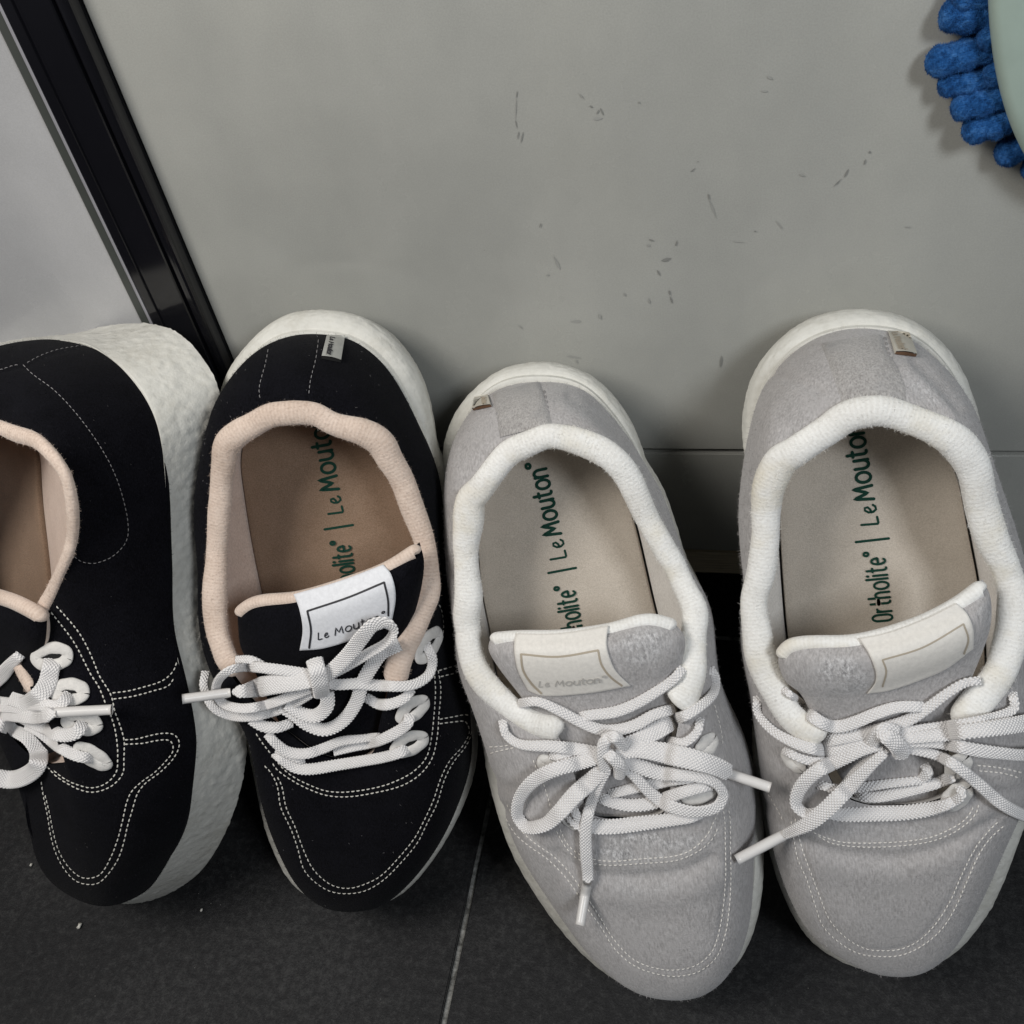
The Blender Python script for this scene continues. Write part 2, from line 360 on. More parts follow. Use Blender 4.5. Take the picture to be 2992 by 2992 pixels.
scuffs([(3, (292, 90, 288, 120)), (4, (284, 208, 291, 240)), (4, (298, 255, 293, 285)), (4, (316, 255, 306, 300)), (6, (584, 150, 596, 158)), (4, (625, 158, 640, 190)), (4, (622, 165, 612, 185)),
        (4, (990, 418, 1010, 402)), (5, (1628, 405, 1610, 440)), (3, (1600, 445, 1566, 478)), (6, (1714, 332, 1712, 344)), (4, (1697, 365, 1690, 390)), (5, (930, 716, 937, 694)),
        (8, (872, 776, 890, 772, 912, 765)), (5, (855, 812, 868, 836)), (6, (904, 894, 908, 915)), (4, (908, 918, 917, 948)), (5, (1116, 1158, 1110, 1206)), (5, (1248, 660, 1254, 654)), (4, (1062, 505, 1066, 530)),
        (5, (822, 690, 842, 695)), (5, (1020, 374, 1022, 378)), (3, (388, 622, 382, 642)), (3, (158, 731, 160, 735)), (3, (782, 132, 784, 142))], M_SCUFF)
scuffs([(3, (288, 120, 284, 208)), (10, (600, 205, 635, 200)), (8, (440, 760, 465, 812)), (10, (505, 1022, 550, 1020)), (9, (490, 1160, 550, 1168)), (10, (815, 712, 828, 716)), (4, (1066, 530, 1095, 605)),
        (3, (1160, 698, 1212, 702)), (6, (530, 1175, 535, 1190)), (4, (1335, 615, 1362, 648)), (9, (1275, 90, 1300, 92)), (10, (1300, 30, 1320, 45)), (4, (820, 925, 826, 950)), (5, (295, 1035, 312, 1050)), (5, (722, 905, 728, 920)), (7, (620, 990, 630, 1012)),
        (4, (1855, 640, 1880, 640)), (8, (1430, 425, 1450, 435)), (3, (540, 100, 560, 125)), (5, (408, 835, 420, 832))], M_SCUFFL)
scuffs([(7, (1560, 1520, 1570, 1518))], M_SCUFFL)

# ------------------------------------------------------------------ lettering (rounded stroke letters)
def arc(cx, cy, rx, ry, a0, a1, n=12):
    return [(cx + rx * math.cos(math.radians(a)), cy + ry * math.sin(math.radians(a))) for a in np.linspace(a0, a1, n)]
G = {
 'O': (1.0, [[(.05, .45), (.05, .95)] + arc(.45, .95, .40, .42, 180, 0) + [(.85, .45)] + arc(.45, .42, .40, .42, 0, -180)]),
 'r': (.62, [[(.0, 0), (.0, 1.0)], [(.0, .6)] + arc(.34, .55, .32, .43, 150, 85, 6)]),
 't': (.72, [[(.22, 1.4), (.22, .3)] + arc(.45, .28, .23, .26, 180, 290, 6), [(.02, 1.0), (.52, 1.0)]]),
 'h': (.90, [[(.0, 0), (.0, 1.5)], [(.0, .6)] + arc(.36, .6, .36, .40, 170, 0, 8) + [(.72, .0)]]),
 'o': (1.1, [arc(.48, .5, .46, .5, 90, 445, 20)]),
 'l': (.22, [[(.0, 0), (.0, 1.5)]]),
 'i': (.22, [[(.0, 0), (.0, 1.0)], [(.0, 1.32), (.0, 1.42)]]),
 'e': (.98, [[(.06, .55), (.84, .55)] + arc(.45, .52, .40, .48, 4, 310, 16)]),
 'M': (1.45, [[(0, 0), (.18, 1.35), (.62, .35), (1.06, 1.35), (1.24, 0)]]),
 'u': (1.0, [[(.04, 1.0), (.04, .4)] + arc(.42, .42, .38, .42, 180, 360, 10) + [(.80, 1.0)], [(.80, .5), (.82, .0)]]),
 'n': (.98, [[(.0, 0), (.0, 1.0)], [(.0, .55)] + arc(.38, .58, .38, .42, 165, 0, 8) + [(.76, .0)]]),
 'L': (.80, [[(.12, 1.35), (.04, .05), (.12, .0), (.62, .04)]]),
 'E': (.82, [[(.08, .42), (.35, .50), (.55, .68), (.52, .90), (.32, .92), (.12, .65), (.12, .28), (.30, .04), (.55, .08), (.70, .25)]]),
 'R': (.6, [arc(.28, 1.3, .26, .16, 0, 350, 12)]),
 '|': (.5, [[(.1, -.35), (.1, 1.85)]]),
 ' ': (.55, []),
}
WORD = ['L', 'E', ' ', 'M', 'o', 'u', 't', 'o', 'n', 'R']
def text_strokes(seq, track=.14):
    x = 0; out = []
    for c in seq:
        wd, st = G[c]
        sc = .38 if c == 'R' else 1
        for s in st: out.append([(x + a * (.9 if c == 'R' else 1), b) for a, b in s])
        x += wd + track
    return out, x
def cast(bvh, px):
    px = np.atleast_2d(px); r = ray(px); P_ = np.full((len(px), 3), np.nan); N_ = np.zeros((len(px), 3))
    o = Vector(CAMP)
    for i, d in enumerate(r):
        h = bvh.ray_cast(o, Vector(d))
        if h[0] is not None:
            P_[i] = h[0]; nn = np.array(h[1]); N_[i] = nn if nn.dot(d) < 0 else -nn
    ok = ~np.isnan(P_[:, 0])
    if ok.any() and not ok.all():
        D = np.linalg.norm(P_ - CAMP, axis=1); ii = np.arange(len(px)); D = np.interp(ii, ii[ok], D[ok]); bad = ~ok
        P_[bad] = CAMP + r[bad] * D[bad][:, None]
        for k in np.where(bad)[0]: N_[k] = N_[ii[ok][np.argmin(abs(ii[ok] - k))]]
    elif not ok.any():
        P_ = CAMP + r * .38; N_ = -r
    return P_, N_, ok
def stroke_mesh(strokes_px, wpx, bvh, off, keep=None):
    """flat ribbons of even width laid on a surface"""
    V, Fc = [], []
    for q, s in enumerate(strokes_px):
        p = np.array(s, float)
        if len(p) < 2: continue
        # densify
        L = np.linalg.norm(np.diff(p, axis=0), axis=1); pp = [p[0]]
        for i in range(len(L)):
            k = max(1, int(L[i] / 7))
            for j in range(1, k + 1): pp.append(p[i] + (p[i + 1] - p[i]) * j / k)
        p = np.array(pp)
        d = np.gradient(p, axis=0); d /= np.linalg.norm(d, axis=1, keepdims=True) + 1e-9
        p = np.vstack([p[0] - d[0] * wpx * .4, p, p[-1] + d[-1] * wpx * .4]); d = np.vstack([d[0], d, d[-1]])
        nr = np.stack([-d[:, 1], d[:, 0]], -1); ww = np.full(len(p), wpx * .5); ww[0] = ww[-1] = wpx * .22
        A = p + nr * ww[:, None]; B = p - nr * ww[:, None]
        Pa, Na, oka = cast(bvh, A); Pb, Nb, okb = cast(bvh, B)
        if keep is not None:
            pass
        o_ = off + q * .00003
        base = len(V); k = len(p)
        for i in range(k): V.append(Pa[i] + Na[i] * o_); V.append(Pb[i] + Nb[i] * o_)
        for i in range(k - 1):
            if oka[i] and okb[i] and oka[i + 1] and okb[i + 1]: Fc.append((base + 2 * i, base + 2 * i + 1, base + 2 * i + 3, base + 2 * i + 2))
    return V, Fc
def lay_text(seq, p0, p1, up, wpx, bvh, off, curve=0.0, track=.14, slant=0.):
    """p0,p1 baseline ends (px), up = px vector of one x-height"""
    st, W = text_strokes(seq, track); p0, p1, up = map(lambda a: np.array(a, float), (p0, p1, up))
    out = []
    for s in st:
        o = []
        for x, y in s:
            f = (x + slant * y) / W
            o.append(p0 + (p1 - p0) * f + up * y + up * curve * (4 * f * (1 - f)))
        out.append(o)
    return stroke_mesh(out, wpx, bvh, off)

# ------------------------------------------------------------------ shoes
NR, MR = 620, 110
def seg_ring(segs, ns, counts):
    """segs: list of px polylines joined end to end; ns: heights at the joints (m); counts per seg"""
    out = []; nn = []
    for i, s in enumerate(segs):
        p = resample(np.array(s), n=counts[i] + 1)[:-1]; out.append(p)
        hs = ns[i]
        f = np.linspace(0, 1, counts[i], endpoint=False)
        nn.append(np.interp(f, np.linspace(0, 1, len(hs)), hs))
    return np.vstack(out), np.concatenate(nn)
def split(poly, at):
    p = resample(np.array(poly, float), n=400); i = int(np.argmin(np.linalg.norm(p - np.array(at), axis=1)))
    return p[:i + 1][::6 if i > 12 else 1], p[i:][::6]
def tube(P_, R_, k, cap=True, Uref=None, squash=1.0):
    """round tube along points; returns V, quads, uv"""
    P_ = np.asarray(P_); n = len(P_); t = np.gradient(P_, axis=0); t /= np.linalg.norm(t, axis=1, keepdims=True) + 1e-12
    if Uref is None: Uref = np.array([0, 0, 1.])
    U_ = np.broadcast_to(Uref, t.shape) if np.ndim(Uref) == 1 else Uref
    U_ = U_ - t * np.sum(U_ * t, 1, keepdims=True); U_ /= np.linalg.norm(U_, axis=1, keepdims=True) + 1e-12
    W_ = np.cross(t, U_); a = np.linspace(0, 2 * math.pi, k, endpoint=False)
    R_ = np.broadcast_to(R_, (n,))
    V = P_[:, None] + R_[:, None, None] * (np.cos(a)[None, :, None] * W_[:, None] + squash * np.sin(a)[None, :, None] * U_[:, None])
    s = np.concatenate([[0], np.cumsum(np.linalg.norm(np.diff(P_, axis=0), axis=1))])
    uv = np.stack([np.repeat(s, k), np.tile(a / (2 * math.pi) * .03, n)], -1)
    return V.reshape(-1, 3), quads(n, k, wrap_v=True), uv

class Shoe:
    def __init__(s, D):
        s.D = D
        Tp = on_z(np.array([D['toe']]), D['toe_z'])[0]; Hp = on_y(np.array([D['heel']]), YW - D.get('heel_gap', .021))[0]
        L = Hp - Tp; s.len = np.linalg.norm(L); L /= s.len
        W = np.array([1., 0, 0]); W -= L * W.dot(L); W /= np.linalg.norm(W); N = np.cross(W, L)
        r = math.radians(D.get('roll', 0)); W, N = math.cos(r) * W + math.sin(r) * N, math.cos(r) * N - math.sin(r) * W
        s.o, s.W, s.L, s.N = Tp, W, L, N
        s.R = np.stack([W, L, N]); s.frame = (Tp, s.R)
        s.root = tag(empty(D['name'], Tp, s.R), D['label'], 'shoe', D['group'])
        print(D['name'], 'len %.3f tilt %.1f heel z %.3f' % (s.len, math.degrees(math.asin(L[2])), Hp[2]))
    def U(s, px, n):
        """photo px -> local (u,v,n) on plane at height n (array or scalar)"""
        r = ray(px); n = np.broadcast_to(n, (len(r),)); t = (n - (CAMP - s.o).dot(s.N)) / (r @ s.N)
        Pw = CAMP + r * t[:, None]; return (Pw - s.o) @ s.R.T
    def Wd(s, loc): return s.o + np.asarray(loc) @ s.R
    def add(s, name, V, Fc, mat, parent=None, uv=None, **k):   # V local
        return mesh(name, V, Fc, mat, parent or s.root, uv=uv, **k)
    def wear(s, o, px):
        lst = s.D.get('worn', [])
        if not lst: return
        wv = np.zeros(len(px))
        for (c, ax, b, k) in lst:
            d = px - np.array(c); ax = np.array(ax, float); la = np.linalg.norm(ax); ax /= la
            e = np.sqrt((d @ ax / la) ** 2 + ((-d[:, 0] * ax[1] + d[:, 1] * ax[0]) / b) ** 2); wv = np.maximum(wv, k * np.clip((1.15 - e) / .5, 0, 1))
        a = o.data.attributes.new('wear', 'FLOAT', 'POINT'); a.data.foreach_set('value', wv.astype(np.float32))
    def build(s):
        D = s.D; cs = D['counts']
        # --- opening ring and outline ring
        Cpx, Cn = seg_ring([D['CL'], D['CTL'], D['CTR'], D['CR'][::-1]], D['nC'], cs)
        OLa, OLb = split(D['OL'], D['splitL']); ORa, ORb = split(D['OR'], D['splitR'])
        Opx, On = seg_ring([OLa, OLb, ORb[::-1], ORa[::-1]], D['nO'], cs)
        n = len(Cpx); C = s.U(Cpx, Cn); O = s.U(Opx, smooth(On, 8, True)); C = smooth(C, 2.0, True); O = smooth(O, 5.0, True)
        tuck = smooth(np.concatenate([np.interp(np.linspace(0, 1, c, endpoint=False), np.linspace(0, 1, len(h)), h) for c, h in zip(cs, D['tuck'])]), 8, True)
        tg = np.roll(O, -1, 0) - np.roll(O, 1, 0); tg[:, 2] = 0; tg /= np.linalg.norm(tg, axis=1, keepdims=True)
        out = np.stack([tg[:, 1], -tg[:, 0], 0 * tg[:, 0]], -1)
        cen = O.mean(0); 
        if np.mean(np.sum((O - cen) * out, 1)) < 0: out = -out
        base = O - out * tuck[:, None]; base[:, 2] = -.001
        s.out = out
        # --- upper surface
        m = MR; sg = np.linspace(0, 1, m)
        Oref = to_px(s.Wd(O)); cpx = Oref.mean(0); tp = np.roll(Oref, -1, 0) - np.roll(Oref, 1, 0); tp /= np.linalg.norm(tp, axis=1, keepdims=True); op = np.stack([tp[:, 1], -tp[:, 0]], -1)
        if np.mean(np.sum((Oref - cpx) * op, 1)) < 0: op = -op
        for _ in range(4):      # keep the bulging cloth inside its own outline as seen in plan
            a0 = np.sin(np.linspace(0, 1, 40) * math.pi / 2); b0_ = np.cos(np.linspace(0, 1, 40) * math.pi / 2)
            Vt_ = np.zeros((n, 40, 3)); Vt_[..., :2] = C[:, None, :2] + (O - C)[:, None, :2] * a0[None, :, None]; Vt_[..., 2] = O[:, None, 2] + (C[:, 2] - O[:, 2])[:, None] * b0_[None] ** .9
            pv = to_px(s.Wd(Vt_.reshape(-1, 3))).reshape(n, 40, 2); ov_ = np.max(np.sum((pv[:, 20:] - Oref[:, None]) * op[:, None], -1), 1).clip(0)
            O = O - out * smooth(ov_ * .000135, 10, True)[:, None]
        base = O - out * np.maximum(tuck, .0008)[:, None]; base[:, 2] = -.001
        V = np.zeros((n, m + 8, 3))
        a = np.sin(sg * math.pi / 2); bq = np.cos(sg * math.pi / 2)
        pq = smooth(np.concatenate([np.interp(np.linspace(0, 1, c, endpoint=False), np.linspace(0, 1, len(h)), h) for c, h in zip(cs, D.get('dome', [[.95, .9], [.9, .8], [.8, .9], [.9, .95]]))]), 8, True)
        A = a[None] ** 1.0; Bq = bq[None] ** pq[:, None]
        V[:, :m, :2] = C[:, None, :2] + (O - C)[:, None, :2] * A[..., None]
        V[:, :m, 2] = O[:, None, 2] + (C[:, 2] - O[:, 2])[:, None] * Bq
        for k in range(8):
            f = (k + 1) / 8; V[:, m + k] = O + (base - O) * np.array([0, 0, 1]) * f + (base - O) * np.array([1, 1, 0]) * (1 - math.cos(f * math.pi / 2))
        mt = m + 8
        # sculpt: seams, creases
        Vw = s.Wd(V.reshape(-1, 3)); px = to_px(Vw).reshape(n, mt, 2); disp = np.zeros((n, mt))
        for (pts, wd, dep) in D.get('sculpt', []) + [(p_, 4.5, -.00028) for k_ in D['stitch'] for p_ in D['stitch'][k_]]:
            q = resample(np.array(pts, float), step=6.0)
            lo, hi = q.min(0) - 4 * wd, q.max(0) + 4 * wd
            msk = np.all((px > lo) & (px < hi), -1)
            pm = px[msk]; dm = np.full(len(pm), 1e9)
            for c in range(0, len(q), 8): dm = np.minimum(dm, np.linalg.norm(pm[:, None] - q[None, c:c + 8], axis=2).min(1))
            disp[msk] += dep * np.exp(-.5 * (dm / wd) ** 2)
        # gentle cloth irregularity
        rr = np.random.RandomState(D['seed'])
        for _ in range(14):
            k1, k2, ph = rr.uniform(-90, 90), rr.uniform(-90, 90), rr.uniform(0, 6.3)
            disp += D.get('wob', .00022) * np.sin(k1 * V[..., 0] + k2 * V[..., 1] + ph)
        du = np.roll(V, -1, 0) - np.roll(V, 1, 0); dv = np.gradient(V, axis=1); nr = np.cross(du, dv); nr /= np.linalg.norm(nr, axis=2, keepdims=True) + 1e-12
        if nr[:, m // 2, 2].mean() < 0: nr = -nr
        V += nr * disp[..., None]
        q = quads(n, mt, wrap_u=True, flip=True)
        s.upV = V
        up = s.add('upper', V.reshape(-1, 3), q, D['m_up'])
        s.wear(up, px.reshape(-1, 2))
        allw = [(s.Wd(V.reshape(-1, 3)), q)]
        # --- sole
        SO = O.copy(); flare = smooth(np.concatenate([np.interp(np.linspace(0, 1, c, endpoint=False), np.linspace(0, 1, len(h)), h) for c, h in zip(cs, D['flare'])]), 6, True)
        if 'SL' in D:
            SLa, SLb = split(D['SL'], D['splitL']); SRa, SRb = split(D['SR'], D['splitR'])
            Spx, _ = seg_ring([SLa, SLb, SRb[::-1], SRa[::-1]], D['nO'], cs)
            S1 = smooth(s.U(Spx, D['nS']), 5.0, True)
        else:
            S1 = base + out * flare[:, None]; S1[:, 2] = D['nS']
        # never inside the foot
        dd_ = np.sum((S1 - base) * out, 1); mn_ = D.get('smin', .0005); pu_ = np.clip(mn_ - dd_, 0, None); S1 = S1 + out * smooth(pu_, D.get('psm', 2), True)[:, None]
        th = smooth(np.concatenate([np.interp(np.linspace(0, 1, c, endpoint=False), np.linspace(0, 1, len(h)), h) for c, h in zip(cs, D['thick'])]), 10, True)
        rings = []
        b0 = base.copy(); b0 -= out * .004; b0[:, 2] = -.0005; rings.append(b0)
        b1 = base.copy() + out * .0006; b1[:, 2] = .0012; rings.append(b1)
        lip = base + (S1 - base) * np.array([1, 1, 0]) * .22; lip[:, 2] = .0012; rings.append(lip)
        lip2 = base + (S1 - base) * np.array([1, 1, 0]) * .30; lip2[:, 2] = -.0006; rings.append(lip2)
        nS = D['nS']
        for f in (.15, .3, .5, .7, .85, 1.0):
            g = base * (1 - f) + S1 * f; g2 = lip2 + (S1 - lip2) * (math.sin(f * math.pi / 2) ** (1.0 if nS > -.02 else .9) if nS > -.02 else f); g2[:, 2] = lip2[:, 2] + (nS - lip2[:, 2]) * (f if nS < -.02 else 1 - math.cos(f * math.pi / 2)); rings.append(g2)
        for f in (.25, .5, .75, 1.0):
            g = S1 - out * (.001 + D.get('under', .009) * f ** 2); g[:, 2] = nS + (-th - nS) * math.sin(f * math.pi / 2); rings.append(g)
        g = S1 - out * .02; g[:, 2] = -th; rings.append(g)
        # densify rings
        Rg = np.stack(rings, 1); idx = np.linspace(0, Rg.shape[1] - 1, 60); i0 = np.clip(idx.astype(int), 0, Rg.shape[1] - 2); fr = (idx - i0)[None, :, None]
        Rg = Rg[:, i0] * (1 - fr) + Rg[:, i0 + 1] * fr
        # crinkled foam skin
        d = 0
        for _ in range(60):
            k = rr.normal(0, 1, 3); k *= rr.uniform(500, 1500) / np.linalg.norm(k); d = d + np.sin(Rg @ k + rr.uniform(0, 6.3))
        d = np.abs(d) / 8.0
        du = np.roll(Rg, -1, 0) - np.roll(Rg, 1, 0); dv = np.gradient(Rg, axis=1); nr = np.cross(du, dv); nr /= np.linalg.norm(nr, axis=2, keepdims=True) + 1e-12
        if np.sum(nr[:, 30] * out) < 0: nr = -nr
        fade = np.clip((np.arange(60) - 14) / 8, 0, 1)[None, :]
        Rg = Rg + nr * (d * fade * D.get('crinkle', .00016))[..., None]
        k = Rg.shape[1]; Vs = Rg.reshape(-1, 3); qs = quads(n, k, wrap_u=True, flip=True)
        # close the bottom with a fan
        sole = s.add('sole', Vs, qs, M_FOAM)
        bot = np.vstack([Rg[:, -1], Rg[:, -1].mean(0)[None]]); bf = [((i + 1) % n, i, n) for i in range(n)]
        s.add('outsole', bot, bf, M_FOAM)
        # --- collar tube
        i0 = n - cs[3] ; ids = np.concatenate([np.arange(i0 - D.get('cext', 4), n), np.arange(0, cs[0] + D.get('cext', 4))])
        cp = C[ids].copy(); cp = resample(np.column_stack([cp, ids * 0]), n=len(ids) * 2)[:, :3]
        cp[:, 2] -= .0005
        nn_ = len(cp); R_ = np.full(nn_, D['rc']); x = np.linspace(0, 1, nn_)
        R_ *= 1 + .06 * np.sin(x * 23) + .05 * np.sin(x * 51 + 1)
        if 'rprof' in D: R_ *= np.interp(x, np.linspace(0, 1, len(D['rprof'])), D['rprof'])
        e = 10; ee = np.sqrt(np.clip(1 - ((e - np.arange(nn_)) / e).clip(0) ** 2, .02, 1)); R_ *= np.minimum(ee, ee[::-1])
        cp += out_at(C, ids, cp) if False else 0
        dt_ = smooth(rr.normal(0, 1, (nn_, 3)), 14) * .0018; dt_[:, 2] *= .5; cp = cp + dt_
        Vc, qc, uvc = tube(cp, R_, 44, Uref=np.array([0, 0, 1.]), squash=.72)
        Vc3 = Vc.reshape(nn_, 44, 3); dl = 0
        for _ in range(26):
            kk = rr.normal(0, 1, 3); kk *= rr.uniform(80, 420) / np.linalg.norm(kk); dl = dl + np.sin(Vc3 @ kk + rr.uniform(0, 6.3)) / np.linalg.norm(kk) * 120
        dn = Vc3 - cp[:, None]; dn /= np.linalg.norm(dn, axis=2, keepdims=True) + 1e-9; Vc = (Vc3 + dn * (.00004 * dl)[..., None]).reshape(-1, 3)
        s.add('collar', Vc, qc, D['m_col'], uv=uvc); allw.append((s.Wd(Vc), qc))
        # --- lining: from the opening down to the insole
        Ipx = [D['I'][i] for i in range(len(D['I']))]
        Iring, _ = seg_ring(Ipx, [[0, 0]] * 4, cs); nI = D.get('nI', .002)
        I = smooth(s.U(Iring, nI), 6, True)
        K = 24; f = np.linspace(0, 1, K); Li = np.zeros((n, K, 3))
        bl = D.get('belly', .004)
        Cl = C.copy(); Cl[:, 2] -= .0015
        for j, ff in enumerate(f):
            Li[:, j] = Cl + (I - Cl) * ff; Li[:, j, 2] = Cl[:, 2] + (nI - Cl[:, 2]) * ff
            Li[:, j] += out * bl * math.sin(ff * math.pi)
        Li[:, -1, 2] = nI - .001
        ql = quads(n, K, wrap_u=True)
        s.add('lining', Li.reshape(-1, 3), ql, D['m_lin']); allw.append((s.Wd(Li.reshape(-1, 3)), ql))
        # --- insole (dished plate, its edge leaves a thin dark joint)
        ic = I.mean(0); ri = [1.0, .999, .992, .985, .9, .75, .5, .25, .02]; hi = [-.0012, .0004, .0012, .0014, .0012, .001, .0008, .0008, .0008]
        o2 = I - out * .0008
        Vi = np.stack([ic + (o2 - ic) * r + np.array([0, 0, 1]) * h for r, h in zip(ri, hi)], 1)
        qi = quads(n, len(ri), wrap_u=True)
        ins = s.add('insole', Vi.reshape(-1, 3), qi, D['m_ins']); 
        bv_ins = BVHTree.FromPolygons([Vector(v) for v in s.Wd(Vi.reshape(-1, 3))], qi.tolist()); allw.append((s.Wd(Vi.reshape(-1, 3)), qi))
        # --- tongue
        bv_t = None
        if 'tongue' in D:
            rows = D['tongue']; nrw = len(rows); ka, kb = 60, 70
            grid = []
            for (pts, hh) in rows:
                p = resample(np.array(pts, float), n=ka); xx = np.linspace(-1, 1, ka); h = hh[0] + hh[1] * (1 - xx ** 2)
                grid.append(s.U(p, h))
            grid = np.array(grid)       # rows x ka x 3
            t0 = np.linspace(0, nrw - 1, kb); g2 = np.zeros((kb, ka, 3))
            from_ = grid.reshape(nrw, -1)
            rs = np.zeros((kb, ka * 3))
            for c in range(ka * 3):
                y = from_[:, c]; i = np.clip(t0.astype(int), 0, nrw - 2); fr = t0 - i
                ym = np.concatenate([[2 * y[0] - y[1]], y, [2 * y[-1] - y[-2]]]); a_, b_, c_, d_ = ym[i], ym[i + 1], ym[i + 2], ym[i + 3]
                rs[:, c] = .5 * ((2 * b_) + (-a_ + c_) * fr + (2 * a_ - 5 * b_ + 4 * c_ - d_) * fr ** 2 + (-a_ + 3 * b_ - 3 * c_ + d_) * fr ** 3)
            g2 = rs.reshape(kb, ka, 3)
            xx = np.linspace(-1, 1, ka); yy = np.linspace(0, 1, kb)
            th_t = D.get('tth', .0045)
            # rounded edge profile on a superellipse, top edge too
            ex = (1 - np.abs(xx) ** 7).clip(0) ** .5; ey = np.sqrt(1 - (1 - np.clip(yy / .16, 0, 1)) ** 2)
            prof = ex[None] * ey[:, None]
            # shrink interior warp so edges bunch
            front = g2.copy(); front[..., 2] += th_t * (prof - 1) ; back = g2.copy(); back[..., 2] -= th_t * (1 + .9 * prof)
            qf = quads(kb, ka)
            tw = s.Wd(front.reshape(-1, 3))
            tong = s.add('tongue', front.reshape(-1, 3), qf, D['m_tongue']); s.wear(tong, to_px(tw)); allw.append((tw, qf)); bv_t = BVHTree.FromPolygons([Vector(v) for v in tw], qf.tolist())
            # lining of the tongue peeks out beyond its edge
            cg = g2[int(kb * .5)].mean(0); bk = back.copy(); ov = D.get('tlip', -.0006)
            dv = np.gradient(g2, axis=0); dv /= np.linalg.norm(dv, axis=2, keepdims=True) + 1e-9
            rim = g2.copy(); rim[..., 2] -= th_t
            lipw = np.clip(1 - yy / .08, 0, 1)[:, None, None]
            rim -= dv * ov * lipw; back2 = back - dv * ov * .6 * lipw
            # roll: front rim -> bulge -> back
            Vl = np.concatenate([back2.reshape(-1, 3)]); s.add('tongue_lining', Vl, quads(kb, ka, flip=True), D['m_col'], parent=tong)
            eb = int(kb * .06); edge = np.vstack([g2[1:eb][::-1, 1], g2[1, 1:-1], g2[1:eb, -2]]); edge[:, 2] -= th_t * .75
            edge = resample(edge, n=140); edge = smooth(edge, 2.0); edge[:, :2] += D.get('bout', .0010) * dv[0].mean(0)[None, :2]; er = np.sqrt(np.clip(1 - (1 - np.minimum(np.arange(140), 139 - np.arange(140)) / 4).clip(0) ** 2, .03, 1))
            Ve, qe, uve = tube(edge, D.get('tlipr', .0027) * er, 16); s.add('tongue_binding', Ve, qe, D['m_col'], parent=tong, uv=uve); allw.append((s.Wd(Ve), qe))
            # label patch
            if 'label_quad' in D:
                lt, lb = D['label_quad']  # top edge, bottom edge polylines (px)
                na, nb = 40, 30; a1 = resample(np.array(lt, float), n=na); b1 = resample(np.array(lb, float), n=na); f = np.linspace(0, 1, nb)[:, None, None]
                g = a1[None] * (1 - f) + b1[None] * f
                if 'label_sides' in D:
                    l1, r1 = [resample(np.array(q_, float), n=nb) for q_ in D['label_sides']]; h_ = np.linspace(0, 1, na)[None, :, None]
                    g = g + (l1[:, None] * (1 - h_) + r1[:, None] * h_) - ((a1[0] * (1 - f) + b1[0] * f) * (1 - h_) + (a1[-1] * (1 - f) + b1[-1] * f) * h_)
                bvj = BVHTree.FromPolygons([Vector(v) for v in np.vstack([tw, s.Wd(Ve)])], qf.tolist() + (qe + len(tw)).tolist())
                Pp, Np, ok = cast(bvj, g.reshape(-1, 2)); dd = np.linalg.norm(Pp - CAMP, axis=1).reshape(nb, na)
                for _ in range(2): dd = smooth(smooth(dd, 1.5).T, 1.5).T
                dd -= .0011; Pl = CAMP + ray(g.reshape(-1, 2)) * dd.reshape(-1, 1)
                lv = Pl.reshape(nb, na, 3); bk_ = lv.copy() + ray(g.reshape(-1, 2)).reshape(nb, na, 3) * .0009
                skirt = np.concatenate([bk_[:1], lv, bk_[-1:]], 0); skirt = np.concatenate([np.concatenate([skirt[:1, :1], bk_[:, :1], skirt[-1:, :1]], 0), skirt, np.concatenate([skirt[:1, -1:], bk_[:, -1:], skirt[-1:, -1:]], 0)], 1)
                ql2 = quads(nb + 2, na + 2)
                lab = s.add('tongue_label', (skirt.reshape(-1, 3) - s.o) @ s.R.T, ql2, D['m_lab'], parent=tong); allw.append((skirt.reshape(-1, 3), ql2))
                bvl = BVHTree.FromPolygons([Vector(v) for v in skirt.reshape(-1, 3)], ql2.tolist())
                V2, F2 = stroke_mesh([resample(np.array(q_, float), step=8.) if len(q_) > 2 else q_ for q_ in D['label_frame']], D.get('frame_w', 6), bvl, .00012)
                if F2: s.add('label_frame', (np.array(V2) - s.o) @ s.R.T, F2, D['m_frame'], parent=tong, smooth_=False)
                if 'label_text' in D:
                    p0, p1, up, cv = D['label_text']; V2, F2 = lay_text(WORD, p0, p1, up, D.get('ltw', 4.5), bvl, .00014, cv, slant=.05)
                    if F2: s.add('label_lettering', (np.array(V2) - s.o) @ s.R.T, F2, D['m_ltext'], parent=tong, smooth_=False)
        # --- insole print
        if 'print' in D:
            for (seq, p0, p1, up, wpx) in D['print']:
                V2, F2 = lay_text(seq, p0, p1, up, wpx, bv_ins, .0002, track=.24 if 'h' in seq else .14)
                if F2: s.add('insole_lettering', (np.array(V2) - s.o) @ s.R.T, F2, D['m_print'], parent=ins, smooth_=False)
        # --- stitches
        bvu = BVHTree.FromPolygons([Vector(v) for v in allw[0][0]], allw[0][1].tolist())
